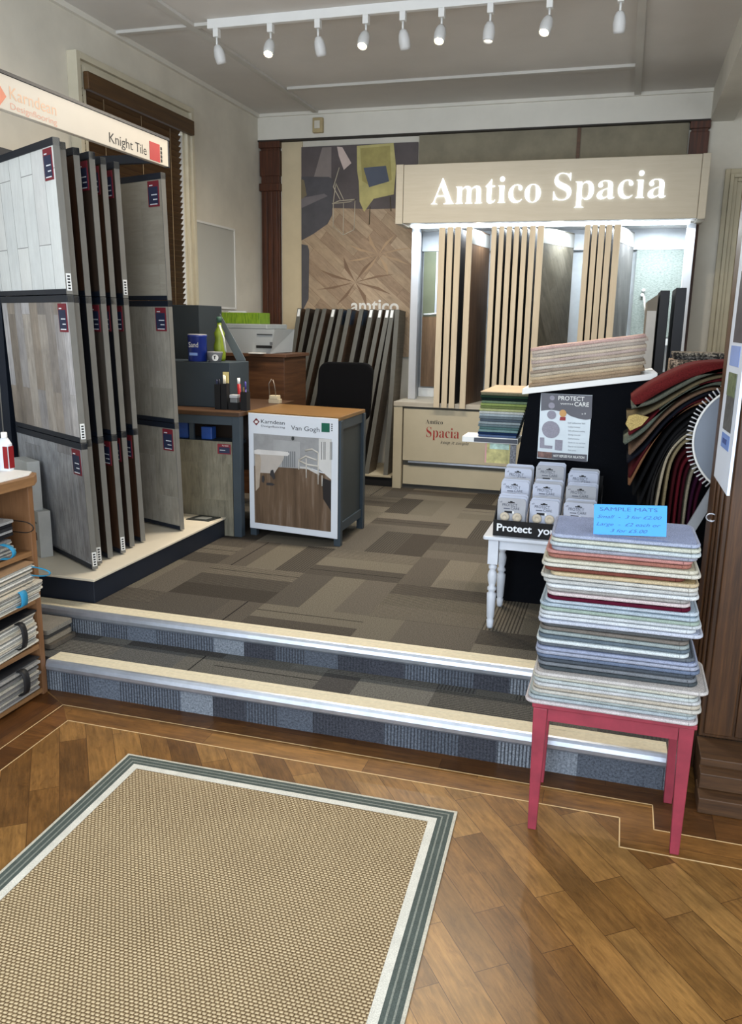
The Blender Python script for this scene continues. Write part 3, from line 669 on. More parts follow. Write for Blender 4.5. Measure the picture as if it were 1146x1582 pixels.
# picture cabinet (its plan is slightly turned)
FLc = Vector((-2.11, 4.485)); eu = Vector((.607, -.078)); ev = Vector((-.005, .50))
def cab(x, y): p = FLc + eu * x + ev * y; return (p.x, p.y)
TC = Matrix(((eu.x, ev.x, 0, FLc.x), (eu.y, ev.y, 0, FLc.y), (0, 0, 1, 0), (0, 0, 0, 1)))
t = thing('cabinet', 'slate-grey cabinet with a wooden top and a bathroom picture on its front', 'cabinet', (cab(.5, .5)[0], cab(.5, .5)[1], U))
def cb(name, x0, x1, y0, y1, z0, z1, m, par=t, bev=0): b = B(TC); b.box(x0, x1, y0, y1, z0, z1); return b.obj(name, m, par, bev)
cb('cabinet_top', .0, 1.0, -.005, 1.0, .985, 1.006, DT, bev=.002)
cb('carcass', .02, .975, .02, .97, .33, .984, plain((46, 54, 58), .5, 0, .05, 5))
for x0, y0 in ((.0, .0), (.93, .0), (.93, .90), (.0, .90)): cb('leg', x0 + .01, x0 + .08, y0 + .012, y0 + .095, U, .9845, SLATE, bev=.002)
cb('side_rail', .976, .995, .10, .90, .93, .984, SLATE); cb('side_rail', .976, .995, .10, .90, .33, .38, SLATE); cb('side_rail', -.0, .019, .10, .90, .33, .984, SLATE)
cb('front_panel', .08, .93, .013, .02, .34, .98, SLATE)
pb = cb('picture_board', .015, .985, -.012, .006, .297, .998, plain((214, 218, 224), .4, 0, .01, 3), bev=.002)
def pp(name, x0, x1, z0, z1, d, m): b = B(TC); b.box(x0, x1, -.012 - d - .002, -.012 - d, z0, z1); return b.obj(name, m, pb)
def pf(name, poly, d, m):
    b = B(TC); b.extr([(x, -.012 - d, z) for x, z in poly], (0, -.0018, 0)); return b.obj(name, m, pb)
# u: .03..0.97 of width ; z from .30 to 1.0
px_ = lambda x: .015 + (x - 12) / (827 - 12) * .97
def pz_(x, z):
    top = 88 + (x - 12) / 815 * (145 - 88); bot = 1130 + (x - 12) / 815 * (1215 - 1130); return .998 - (z - top) / (bot - top) * .701
def PZ(pts): return [(px_(x), pz_(x, z)) for x, z in pts]
kk = NT('printed_wood_floor'); ff = kk.noise(kk.uv((9, 1.2, 1)), 1.6, 4); PFm = kk.fin(kk.ramp(ff, [(.3, (76, 60, 46)), (.55, (104, 84, 66)), (.75, (136, 120, 106))]), .4)
pf('printed_floor', PZ([(60, 1080), (60, 560), (450, 560), (770, 640), (770, 1150)]), 0, PFm)
pf('printed_wall', PZ([(60, 560), (60, 270), (480, 300), (770, 320), (770, 640), (600, 580), (560, 585)]), .001, plain((150, 150, 150), .5, 0, .06, 20))
pf('printed_white_furniture', PZ([(660, 580), (660, 315), (770, 320), (772, 680)]), .003, plain((206, 204, 200), .5))
pf('printed_chimney', PZ([(245, 560), (245, 325), (490, 345), (490, 580)]), .0025, plain((164, 164, 164), .5))
b = B(TC)
for i in range(7): q = PZ([(330 + i * 18, 570), (330 + i * 18, 430), (341 + i * 18, 430), (341 + i * 18, 572)]); b.extr([(x, -.012 - .0048, z) for x, z in q], (0, -.0012, 0))
b.obj('printed_radiator', plain((116, 118, 120), .5), pb)
pf('printed_bath', PZ([(120, 450), (352, 462), (330, 520), (252, 628), (122, 622)]), .0062, plain((180, 172, 164), .5, 0, .04, 10))
pf('printed_bath_rim', PZ([(66, 420), (100, 412), (382, 434), (396, 452), (382, 470), (100, 456), (66, 450)]), .0082, plain((214, 210, 206), .5))
pf('printed_towel', PZ([(72, 440), (124, 470), (132, 520), (124, 600), (112, 750), (76, 790)]), .0075, plain((172, 158, 142), .5, 0, .06, 20))
pf('printed_dark_cabinet', PZ([(690, 660), (770, 690), (770, 960), (700, 850)]), .002, plain((34, 30, 30), .5))
for q in ([(222, 600), (244, 594), (258, 640), (262, 672), (248, 684), (232, 660), (212, 640)], [(138, 650), (156, 648), (162, 690), (150, 716), (134, 700)], [(180, 712), (226, 712), (260, 726), (240, 738), (178, 734)]): pf('printed_bath_foot', PZ(q), .0085, plain((54, 52, 54), .5))
pf('printed_skirting', PZ([(440, 560), (560, 568), (664, 610), (664, 640), (560, 586), (440, 574)]), .0015, plain((196, 194, 190), .5))
b = B(TC)
def st(q, r):
    q = PZ(q); b.tube([(x, -.012 - .006, z) for x, z in q], r, 5)
for q in ([(480, 500), (480, 590)], [(548, 490), (548, 665)], [(655, 440), (655, 720)], [(690, 640), (690, 735)], [(480, 510), (560, 545), (660, 560)], [(540, 420), (600, 408), (655, 440)], [(485, 505), (545, 470), (640, 505)]): st(q, .006)
b.obj('printed_chair', plain((206, 200, 190), .5), pb)
b = B(TC)
for x0 in (684, 704, 716, 762, 774): st([(x0, 345), (x0, 500)], .0028)
b.obj('printed_handles', plain((70, 70, 72), .5), pb)
pf('printed_globe', PZ([(415, 305), (428, 295), (440, 305), (440, 325), (427, 335), (415, 325)]), .006, plain((50, 54, 54), .5))
cu_ = Vector((eu.x, eu.y, 0)).normalized()
def cpt(x, z, d=.0005): p = FLc + eu * px_(x) + ev * (-.0125); return (p.x, p.y - d, pz_(x, z))
text('Karndean', cpt(133, 180), cu_, ZU, INK, pb, w=.160, h=.022)
text('Designflooring', cpt(135, 212), cu_, ZU, INK, pb, w=.160, h=.011)
text('Van Gogh', cpt(410, 240), cu_, ZU, plain((70, 72, 76), .6), pb, w=.186, h=.026)
pf('maroon_diamond', PZ([(57, 168), (88, 135), (118, 168), (88, 202)]), 0, plain((110, 26, 34), .5)); pf('diamond_mark', PZ([(72, 168), (84, 156), (104, 162), (100, 180), (80, 182)]), .0022, WHITE)
pf('green_square', PZ([(682, 180), (754, 184), (754, 262), (682, 258)]), 0, plain((14, 92, 70), .5))
b = B(TC)
for i in range(4): q = PZ([(768, 186 + i * 18), (778, 187 + i * 18), (778, 198 + i * 18), (768, 197 + i * 18)]); b.extr([(x, -.0122, z) for x, z in q], (0, -.001, 0))
b.obj('small_print', INK, pb)

# office chair behind the cabinet
t = thing('office_chair', 'black office chair behind the picture cabinet, only its backrest showing', 'chair', (-1.83, 5.45, U))
CH = pile((9, 9, 11), .95, .1, 300)
b = B(); prof = rrect(-2.02, -1.63, .86, 1.262, .07, 6)
b.extr([(x + (z - 1.06) * .06, 5.42, z) for x, z in prof], (0, .05, 0)); b.obj('backrest', CH, t, .012)
b = B(); b.prism(rrect(-2.03, -1.64, 5.02, 5.395, .08), .66, .73); b.obj('seat', CH, t, .015)
b = B(); b.tube([(-1.83, 5.485, .95), (-1.83, 5.44, .70), (-1.83, 5.30, .645)], .018, 8); b.obj('back_bracket', BLACK, t)
b = B(); b.tube([(-1.83, 5.22, .655), (-1.83, 5.22, .33)], .025, 10); b.obj('gas_column', METAL, t)
b = B()
for i in range(5): a = i * 2 * PI / 5 + .3; b.tube([(-1.83, 5.22, .335), (-1.83 + .20 * math.cos(a), 5.22 + .20 * math.sin(a), .30)], [.022, .013], 8)
b.obj('star_base', BLACK, t)
for i in range(5):
    a = i * 2 * PI / 5 + .3; b = B(); c_ = Vector((-1.83 + .20 * math.cos(a), 5.22 + .20 * math.sin(a), .275)); b.tube([c_ + Vector((-.012, 0, 0)), c_ + Vector((.012, 0, 0))], .0245, 12); b.obj('castor', BLACK, t)

# slate box on desk and its things
tag(bx('storage_box', -2.90, -2.275, 4.60, 4.87, 1.0045, 1.278, plain((48, 58, 66), .5, 0, .05, 4), None, .003), 'slate-grey storage box standing on the left end of the desk', 'box')
tag(bx('file_cabinet', -2.97, -2.635, 4.88, 5.20, 1.0045, 1.62, plain((40, 48, 54), .5, 0, .06, 4), None, .003), 'dark slate upright cabinet behind the blue tin at the desk', 'cabinet')
for o in [o for o in COL.objects if o.name.startswith('storage_box')]: pass
bpy.data.objects['file_cabinet'].location.y += .025
t = thing('paint_tin', 'blue tin marked Sand on top of the slate box', 'tin', (-2.52, 4.66, 1.2785))
b = B(); b.lathe([(.055, 0), (.058, .004), (.058, .145), (.060, .150), (.060, .158), (.052, .158)], (-2.52, 4.66, 1.2785), 28); b.obj('can', plain((22, 42, 118), .3, 0, .08, 12), t)
b = B(); b.lathe([(.058, 0), (.059, .004), (.052, .006)], (-2.52, 4.66, 1.4368), 28); b.obj('lid', plain((150, 150, 156), .4), t)
text('Sand', (-2.548, 4.600, 1.365), XR, ZU, WHITE, t, w=.065, h=.030)
bx('label_strip', -2.545, -2.49, 4.6005, 4.602, 1.315, 1.332, plain((130, 160, 220), .4), t)
t = thing('pot', 'small grey pot with a round white and black badge beside the blue tin', 'pot', (-2.41, 4.66, 1.2785))
b = B(); b.lathe([(.036, 0), (.048, .055), (.050, .06), (.044, .06), (.034, .01)], (-2.405, 4.665, 1.2785), 24); b.obj('bowl', plain((124, 126, 130), .4), t)
b = B(); b.lathe([(.020, 0), (.020, .002)], (-2.378, 4.615, 1.305), 18, 0, (.2, -1, 0)); b.obj('badge', WHITE, t)
b = B(); b.box(-2.382, -2.377, 4.610, 4.6125, 1.297, 1.316); b.box(-2.387, -2.371, 4.610, 4.6125, 1.313, 1.317); b.obj('badge_mark', INK, t)
t = thing('garden_bottle', 'green spray bottle with a pale nozzle behind the small pot', 'bottle', (-2.43, 4.78, 1.2785))
b = B(); b.lathe([(.032, 0), (.036, .02), (.038, .09), (.028, .13), (.034, .17), (.014, .21), (.014, .235)], (-2.43, 4.78, 1.2785), 18); b.obj('body', plain((112, 130, 34), .45, 0, .1, 20), t)
b = B(); b.lathe([(.016, 0), (.017, .03), (.009, .036)], (-2.43, 4.78, 1.514), 12); b.obj('cap', plain((50, 84, 70), .5), t)
b = B(); b.ribbon([(-2.405, 4.72, 1.50), (-2.375, 4.715, 1.42), (-2.36, 4.71, 1.34)], (.012, 0, 0), .004); b.obj('pale_stripe', plain((200, 205, 190), .5), t)
t = thing('folded_sheet', 'leaning clear plastic sheet between the green bottle and the printer', 'sheet', (-2.33, 4.86, 1.2785))
b = B(); b.extr([(-2.47, 4.87, 1.57), (-2.30, 4.87, 1.29), (-2.297, 4.87, 1.2787), (-2.36, 4.87, 1.2787), (-2.48, 4.87, 1.50)], (0, .004, 0)); b.obj('sheet_body', plain((96, 104, 108), .3), t)

# pens and pen holder on desk
t = thing('pen_holder', 'black desk organiser full of pens at the corner of the desk', 'pen holder', (-2.2, 4.530, 1.004))
for nm, a, c, y0, y1, h in (('tall_cup', -2.335, -2.298, 4.510, 4.550, .15), ('tall_cup', -2.293, -2.255, 4.510, 4.550, .155), ('low_tray', -2.245, -2.185, 4.510, 4.570, .045), ('wire_cup', -2.165, -2.125, 4.510, 4.560, .11)):
    b = B(); b.box(a, c, y0, y0 + .003, 1.0045, 1.0045 + h); b.box(a, c, y1 - .003, y1, 1.0045, 1.0045 + h); b.box(a, a + .003, y0 + .003, y1 - .003, 1.0045, 1.0045 + h); b.box(c - .003, c, y0 + .003, y1 - .003, 1.0045, 1.0045 + h); b.box(a + .003, c - .003, y0 + .003, y1 - .003, 1.0045, 1.01)
    b.obj(nm, BLACK, t)
tag(bx('eraser_block', -2.240, -2.190, 4.515, 4.560, 1.0108, 1.035, WHITE, None, .003), 'white block lying in the low tray of the desk organiser', 'eraser')
tag(bx('tape_block', -2.238, -2.192, 4.517, 4.558, 1.0355, 1.075, plain((110, 112, 112), .4), None, .004), 'grey tape block stacked on the white block in the organiser', 'tape')
tag(bx('note_block', -2.240, -2.190, 4.515, 4.560, 1.0755, 1.095, plain((170, 172, 174), .5), None, .003), 'pale grey note block, topmost of the little stack in the organiser', 'note block')
for i, (x, y, z, c, h, w_) in enumerate((((-2.325), 4.528, 1.0105, (18, 26, 60), .17, 'navy'), (-2.309, 4.532, 1.0105, (14, 18, 40), .172, 'dark blue'), (-2.283, 4.526, 1.0105, (120, 20, 30), .20, 'dark red'), (-2.268, 4.530, 1.0105, (150, 28, 34), .195, 'crimson'), (-2.153, 4.530, 1.0105, (130, 110, 70), .13, 'tan'), (-2.144, 4.540, 1.0105, (200, 120, 60), .145, 'orange'), (-2.135, 4.530, 1.0105, (60, 50, 130), .165, 'purple'), (-2.150, 4.550, 1.0105, (60, 80, 120), .16, 'blue'))):
    t = thing('pen', '%s pen standing in the black desk organiser' % w_, 'pen', (x, y, z))
    dx = random.uniform(-.006, .006)
    b = B(); b.tube([(x, y, z), (x + dx, y + .002, z + h * .72)], .0045, 8); b.obj('barrel', plain(c, .4), t)
    b = B(); b.tube([(x + dx, y + .002, z + h * .721), (x + dx * 1.4, y + .003, z + h)], .0052, 8); b.obj('cap', plain(c if i not in (2, 3) else (225, 215, 190), .4), t)
t = thing('marker_pen', 'red marker with a white top standing behind the organiser tray', 'pen', (-2.205, 4.590, 1.0045))
b = B(); b.tube([(-2.205, 4.590, 1.0045), (-2.212, 4.590, 1.155)], .011, 10); b.obj('barrel', plain((150, 24, 30), .4), t)
b = B(); b.tube([(-2.212, 4.590, 1.1555), (-2.213, 4.590, 1.19)], .009, 10); b.obj('cap', WHITE, t)
tag(bx('note_paper', -2.30, -2.262, 4.555, 4.560, 1.0045, 1.225, plain((214, 196, 130), .6), None), 'torn yellow note standing behind the pens', 'paper')
t = thing('clip_stack', 'pair of cream note blocks with a bulldog clip standing at the back of the desk', 'note blocks', (-2.16, 5.02, 1.0045))
bx('block', -2.20, -2.125, 5.0, 5.05, 1.0045, 1.032, plain((176, 164, 140), .6), t, .002); bx('block', -2.195, -2.135, 5.0, 5.05, 1.0325, 1.055, plain((190, 178, 150), .6), t, .002)
b = B(); b.tube([(-2.20, 5.02, 1.0555), (-2.205, 5.02, 1.13), (-2.185, 5.02, 1.16)], .004, 6); b.tube([(-2.155, 5.02, 1.0555), (-2.165, 5.02, 1.12), (-2.175, 5.02, 1.155)], .004, 6); b.obj('wire_clip', plain((120, 110, 100), .4, .5), t)

# wooden cabinet, printer, green box
t = thing('wooden_chest', 'brown wooden chest against the wall carrying the printer', 'chest', (-2.62, 5.75, U))
bx('carcass', -2.94, -2.345, 5.62, 6.05, U, 1.272, wood((60, 36, 20), (98, 64, 38), .5, (1.2, 18, 1)), t, .003); bx('top', -2.96, -2.325, 5.60, 6.07, 1.2725, 1.296, wood((74, 48, 32), (104, 72, 50), .5), t, .003)
t = thing('printer', 'pale grey desktop printer standing on the wooden chest', 'printer', (-2.66, 5.8, 1.2965))
GP = plain((168, 172, 172), .45, 0, .03, 6)
b = B(); b.prism([(-2.87, 5.63), (-2.455, 5.63), (-2.455, 5.98), (-2.87, 5.98)], 1.2965, 1.30)
lo = [(-2.86, 5.63), (-2.46, 5.63), (-2.43, 5.98), (-2.88, 5.98)]; hi = [(-2.90, 5.60), (-2.41, 5.60), (-2.41, 5.98), (-2.90, 5.98)]
for i in range(4): j = (i + 1) % 4; b.face([(*lo[i], 1.30), (*lo[j], 1.30), (*hi[j], 1.47), (*hi[i], 1.47)])
b.face([(*p, 1.47) for p in hi]); b.obj('body', GP, t)
bx('scanner_lid', -2.91, -2.47, 5.60, 5.98, 1.4705, 1.505, plain((150, 156, 156), .45), t, .006)
bx('paper_slot', -2.56, -2.44, 5.608, 5.62, 1.335, 1.355, BLACK, t); bx('output_tray', -2.60, -2.49, 5.56, 5.66, 1.2966, 1.3045, WHITE, t); bx('vent_line', -2.55, -2.43, 5.602, 5.606, 1.43, 1.436, BLACK, t)
bx('front_label', -2.45, -2.43, 5.603, 5.606, 1.36, 1.38, plain((90, 92, 94), .5), t)
kk = NT('grass_print'); ff = kk.noise(kk.uv((90, 12, 1)), 1, 3); GRN = kk.fin(kk.ramp(ff, [(.3, (70, 104, 18)), (.7, (130, 160, 40))]), .5)
tag(bx('green_box', -2.86, -2.555, 5.66, 5.85, 1.5055, 1.585, GRN, None, .002), 'bright green patterned carton on top of the printer', 'box')
tag(bx('white_document', -2.98, -2.83, 6.02, 6.03, 1.2965, 1.60, PAPER, None), 'white document standing behind the printer against the wall', 'paper')

# ================================================================== BLACK CARPET STAND (right)
BK = pile((9, 11, 16), .95, .15, 350)
t = thing('black_carpet_stand', 'tall black display stand carrying carpet samples right of the lit display', 'display stand', (-.1, 3.95, U))
b = B(); zt = lambda x: 1.233 + (x + .40) * .155
b.extr([(-.50, 3.77, U + .001), (.29, 3.77, U + .001), (.29, 3.77, zt(.13) - .03), (.13, 3.77, zt(.13) - .002), (-.395, 3.77, zt(-.395) - .002)], (0, .42, 0)); b.obj('body', BK, t)
b = B(); x0, x1 = -.42, .142
b.prism([(x0, 3.73), (x1, 3.73), (x1 - .01, 4.19), (x0, 4.19)], lambda x, y: zt(x) - .0, lambda x, y: zt(x) + .026); b.obj('white_top', WHITE, t, .002)
bx('side_shelf', -.735, -.46, 4.03, 4.19, .962, .990, WHITE, t, .002); bx('shelf_edge_strip', -.675, -.463, 4.0255, 4.0295, .966, .986, plain((60, 64, 76), .5), t)
bx('back_box', .145, .52, 3.95, 4.19, U + .001, 1.325, BK, t)
# pink-beige carpet samples on the sloping top
cl = [('dusty pink', (178, 150, 142)), ('pale mushroom', (176, 162, 150)), ('warm grey', (158, 148, 138)), ('oatmeal', (182, 168, 150)), ('pinkish grey', (166, 150, 142)), ('light taupe', (160, 146, 130)), ('silver beige', (176, 168, 156)), ('mid taupe', (140, 126, 112)), ('stone', (168, 156, 138)), ('sand', (172, 154, 128)), ('dull camel', (150, 130, 106)), ('brown beige', (134, 116, 96))]
n_ = len(cl)
for i, (nm, c) in enumerate(cl):
    k = n_ - 1 - i; th = (1.466 - 1.266) / n_
    dx0 = random.uniform(-.008, .008); dx1 = random.uniform(-.012, .008); xa, xb_ = -.388 + dx0, .085 + dx1
    f0 = lambda x, y, k=k: zt(x) + .0265 + k * .0143 - (x + .39) * .010 * k / n_ + .0008 * math.sin(x * 30 + k)
    b = B(); N = 8; xs = [xa + (xb_ - xa) * q / N for q in range(N + 1)]
    poly = [(x, 3.745) for x in xs] + [(x, 4.12) for x in xs[::-1]]
    b.ribbon([(x, 3.745 + random.uniform(0, .003), f0(x, 0) + .0075) for x in xs], (0, .37, 0), .0132)
    o = b.obj('carpet_sample', pile(sc(c, 1.1), .95, .2, 260)); 
    prev = cl[i - 1][0] if i else None
    tag(o, '%s carpet sample on the white sloping shelf, %s' % (nm, 'topmost of the pinkish pile' if i == 0 else 'just under the %s one' % prev), 'carpet sample', 'beige carpet samples on the sloping white shelf')
# green-blue carpet samples on side shelf
gl = [('olive taupe', (112, 112, 90)), ('bottle green', (34, 58, 44)), ('very dark green', (18, 34, 32)), ('sage', (118, 138, 110)), ('lime green', (150, 166, 96)), ('moss', (120, 132, 80)), ('pale yellow-green', (186, 190, 136)), ('white', (206, 208, 204)), ('icy blue', (176, 188, 194)), ('steel grey', (116, 128, 136)), ('slate blue', (88, 100, 112)), ('silver', (160, 172, 176)), ('blue-grey', (112, 130, 136)), ('teal', (90, 122, 122)), ('aqua', (130, 160, 160)), ('navy', (28, 48, 84)), ('denim blue', (92, 112, 150))]
n_ = len(gl)
for i, (nm, c) in enumerate(gl):
    k = n_ - 1 - i; z0 = .9905 + k * .0128; x0 = -.658 + random.uniform(-.004, .004) + .0004 * k; x1 = -.470 + .0035 * k
    b = B(); b.prism([(x0, 4.035), (x1, 4.035), (x1, 4.185), (x0, 4.185)], z0, z0 + .0122)
    o = b.obj('carpet_sample', pile(sc(c, .9), .95, .18, 260), bevel=.004)
    tag(o, '%s carpet sample on the small side shelf, %s' % (nm, 'topmost of the green and blue pile' if i == 0 else 'directly below the %s one' % gl[i - 1][0]), 'carpet sample', 'green and blue carpet samples on the side shelf')
o = None
b = B(); b.extr([(-.655, 4.04, 1.2085), (-.44, 4.04, 1.2085), (-.44, 4.18, 1.232), (-.60, 4.18, 1.232)], (0, 0, .004)); tag(b.obj('sample_board', plain((168, 148, 118), .6)), 'tan board lying tilted on top of the green and blue carpet pile', 'board')
t = thing('hanging_leaflet', 'small floral leaflet with a pink edge hanging below the white side shelf', 'leaflet', (-.56, 4.03, .85))
bx('sheet', -.615, -.50, 4.060, 4.063, .86, .9615, plain((186, 178, 120), .6, 0, .2, 30), t); bx('pink_edge', -.622, -.6155, 4.060, 4.063, .86, .9615, plain((206, 150, 150), .6), t)
bx('printed_sky', -.60, -.505, 4.0585, 4.0598, .93, .958, plain((170, 196, 186), .6, 0, .2, 40), t); bx('spotted_side', -.4995, -.47, 4.064, 4.067, .83, .9615, plain((120, 122, 130), .6, 0, .4, 120), t)
# PROTECT poster on the stand
t = thing('care_poster', 'grey and white floor-care poster with large grey discs on the black stand', 'poster', (-.228, 3.765, .94))
Y0 = 3.7655
def pq(x, z): return (-.340 + (x - 160) / (990 - 160) * .222 + (z - 100) / 1100 * .0, 1.236 - (z - 90) / (1200 - 90) * .293)
def pq2(x, z): return pq(x + (z - 90) / 1110 * 78, z)
def cf(name, pts, d, m): return flat(name, [pq2(*p) for p in pts], Y0 - .0025 - d, m, t, .001)
bx('sheet', -.340, -.118, Y0 - .0015, Y0 + .002, .943, 1.236, plain((206, 216, 222), .5), t)
GR = plain((84, 84, 92), .5); DG = plain((142, 140, 152), .7, 0, .08, 200)
cf('grey_header', [(162, 92), (990, 95), (975, 470)] + [(960 - i * 40, 485 + 16 * math.sin(i * .7)) for i in range(4)] + [(760, 485), (640, 450), (560, 400), (470, 378), (330, 360), (230, 372), (155, 385)], 0, GR)
for cx_, cz_, r_ in ((342, 160, 40), (332, 288, 52), (330, 445, 74), (315, 695, 146)): cf('grey_pad', [(cx_ + r_ * math.cos(2 * PI * i / 24), cz_ + r_ * math.sin(2 * PI * i / 24)) for i in range(24)], .0012, DG)
cf('grey_pad', [(135, 835), (205, 835), (205, 965), (340, 970), (335, 1020), (130, 1015)], .0012, DG); cf('grey_pad', [(385, 860), (510, 865), (495, 1045), (378, 1035)], .0012, DG)
cf('medal', [(515 + 58 * math.cos(2 * PI * i / 16), 410 + 62 * math.sin(2 * PI * i / 16)) for i in range(16)], .0014, plain((190, 140, 70), .4)); cf('medal_ribbon', [(470, 470), (560, 470), (555, 530), (460, 530)], .0013, plain((140, 24, 30), .5))
cf('grey_footer', [(95, 1080), (905, 1085), (900, 1210), (90, 1185)], 0, GR); cf('footer_photo', [(95, 1075), (335, 1080), (325, 1180), (90, 1175)], .0012, plain((110, 80, 72), .5, 0, .3, 60))
def ct(s_, x, z, w, h=None, m=WHITE, **k_): a = pq2(x, z); text(s_, (a[0], Y0 - .004, a[1]), XR, ZU, m, t, w=w, h=h, **k_)
ct('PROTECT', 440, 190, .112, .018, bold=.01); ct('CARE', 700, 280, .062, .018, bold=.01); ct('WITH', 470, 262, .055, .006, bold=.02); ct('NOT REFUSE FOR RELATION', 355, 1155, .135, .010, bold=.02)
ct('x 9', 815, 415, .018, .008)
for i, (s_, w) in enumerate((('Self adhesive felt', .076), ('Cushion furniture', .052), ('Safe adhesive coating', .072), ('Strong materials', .053), ('Quick protection', .048), ('Quick to use and easy', .075), ('Easy to use anywhere', .070), ('Felt pads', .034))): ct(s_, 590 + 8 * (i > 0), 575 + i * 66, w, .006, plain((120, 124, 134), .6))

# patterned rugs behind
for nm, z0, z1, c, lab, x0, x1 in (('rug_sample', 1.3255, 1.392, (110, 96, 82), 'brown fringed rug sample under the dark patterned ones behind the red carpet', .20, .50), ('rug_sample', 1.3925, 1.408, (44, 42, 40), 'lower dark patterned rug sample behind the red carpet', .215, .435), ('rug_sample', 1.4085, 1.424, (62, 58, 52), 'upper dark patterned rug sample with pale flecks behind the red carpet', .21, .43)):
    kk = NT('patterned_rug'); vv = kk.ob(); ff = kk.noise(vv, 60, 2, .8)
    mm = kk.fin(kk.ramp(ff, [(.42, sc(c, .5)), (.5, c), (.6, sc(c, 1.7 if z0 < 1.39 else 2.4))]), .95)
    b = B(); b.prism(rrect(x0, x1, 3.97, 4.17, .01, 2), z0, z1); tag(b.obj(nm, mm, bevel=.003), lab, 'rug sample')

# ================================================================== WATERFALL OF CARPETS
prof = {
'red': [(0.45, 1.40), (0.367, 1.403), (0.255, 1.387), (0.153, 1.334), (0.082, 1.286), (0.051, 1.259)],
'sage': [(0.45, 1.383), (0.368, 1.386), (0.279, 1.359), (0.198, 1.311), (0.116, 1.257), (0.042, 1.233)],
'straw': [(0.44, 1.36), (0.367, 1.362), (0.281, 1.337), (0.201, 1.284), (0.119, 1.225), (0.064, 1.197), (0.028, 1.191)],
'wine red': [(0.44, 1.345), (0.368, 1.351), (0.282, 1.323), (0.194, 1.265), (0.121, 1.197), (0.042, 1.128)],
'grey-green': [(0.42, 1.333), (0.361, 1.333), (0.303, 1.328), (0.222, 1.289), (0.154, 1.227), (0.094, 1.149), (0.027, 1.094)],
'tan': [(0.355, 1.313), (0.305, 1.308), (0.224, 1.262), (0.156, 1.195), (0.097, 1.112), (0.049, 1.052)],
'navy': [(0.348, 1.301), (0.302, 1.292), (0.23, 1.246), (0.166, 1.176), (0.108, 1.088), (0.045, 1.02)],
'burgundy-brown': [(0.325, 1.278), (0.267, 1.259), (0.207, 1.211), (0.148, 1.138), (0.102, 1.06), (0.056, 0.962)],
'orange-tan': [(0.309, 1.266), (0.252, 1.245), (0.187, 1.191), (0.141, 1.124), (0.103, 1.046), (0.058, 0.933)],
'upper black': [(0.302, 1.245), (0.257, 1.222), (0.203, 1.169), (0.158, 1.096), (0.122, 1.01), (0.078, 0.894)],
'middle black': [(0.282, 1.209), (0.243, 1.18), (0.197, 1.122), (0.16, 1.044), (0.132, 0.957), (0.10, 0.85)],
'lower black': [(0.27, 1.182), (0.228, 1.147), (0.190, 1.088), (0.158, 1.005), (0.139, 0.92), (0.128, 0.80)],
'charcoal': [(0.266, 1.165), (0.220, 1.121), (0.182, 1.06), (0.152, 0.953), (0.145, 0.80)],
'cream': [(0.269, 1.149), (0.240, 1.130), (0.203, 1.082), (0.180, 1.01), (0.165, 0.848), (0.163, .70)],
'pale khaki': [(0.272, 1.129), (0.236, 1.101), (0.207, 1.043), (0.196, 0.971), (0.190, 0.826), (.188, .68)],
'dark claret': [(0.271, 1.094), (0.233, 1.044), (0.219, 0.949), (0.215, 0.775), (.213, .66)],
'claret': [(0.278, 1.066), (0.247, 1.022), (0.237, 0.926), (0.235, 0.777), (.234, .62)],
'deep maroon': [(0.284, 1.043), (0.263, 1.004), (0.254, 0.913), (0.253, 0.778), (.252, .6)],
'ivory': [(0.295, 1.021), (0.280, 0.991), (0.271, 0.905), (0.269, 0.779), (.268, .6)],
'purple': [(0.31, 0.998), (0.297, 0.955), (0.288, 0.883), (0.286, 0.781), (.285, .58)],
'plum': [(0.325, 0.98), (0.316, 0.947), (0.306, 0.884), (0.303, 0.78), (.302, .58)]}
pc = {'red': (104, 32, 32), 'sage': (98, 100, 88), 'straw': (110, 98, 74), 'wine red': (84, 18, 26), 'grey-green': (96, 102, 90), 'tan': (112, 88, 70), 'navy': (18, 20, 30), 'burgundy-brown': (70, 18, 22), 'orange-tan': (132, 92, 64), 'upper black': (16, 16, 18), 'middle black': (20, 20, 22), 'lower black': (26, 25, 26), 'charcoal': (44, 42, 40), 'cream': (176, 164, 140), 'pale khaki': (140, 126, 96), 'dark claret': (62, 14, 20), 'claret': (88, 18, 28), 'deep maroon': (58, 10, 22), 'ivory': (150, 142, 122), 'purple': (50, 14, 40), 'plum': (64, 16, 36)}
names = list(prof)
for i, nm in enumerate(names):
    th = .036 if i == 0 else .0125 if i in (1, 4) else .0085
    P = [(x, 3.30, z - (.012 if i == 0 else 0)) for x, z in prof[nm]]
    b = B(); b.ribbon(smooth_path(P, 5), (0, .36, 0), th)
    o = b.obj('carpet_sample', pile(sc(pc[nm], .84), .95, .3, 200))
    tag(o, '%s carpet sample draped over the curved rack, %s' % (nm, 'topmost of the cascade' if i == 0 else 'next under the %s one' % names[i - 1]), 'carpet sample', 'carpet samples cascading from the round rack')
b = B(); b.prism([(.022, 3.31), (.055, 3.29), (.105, 3.31), (.105, 3.40), (.03, 3.40)], 1.197 - .022, 1.205 + .0); 
b = B(); q = [(.026, 1.175), (.045, 1.150), (.085, 1.172), (.108, 1.205), (.060, 1.214), (.035, 1.205)]
b.extr([(x, 3.288, z - .005) for x, z in q][::-1], (0, .009, 0)); tag(b.obj('folded_corner', pile((172, 150, 96), .95, .3, 200)), 'folded yellow-beige carpet corner at the left end of the cascade', 'carpet sample')
t = thing('round_carpet_rack', 'grey round end plate with pegs on a slanting leg holding the carpet cascade', 'display rack', (.45, 3.25, U))
C0 = Vector((.472, 3.27, 1.138)); R0 = .205
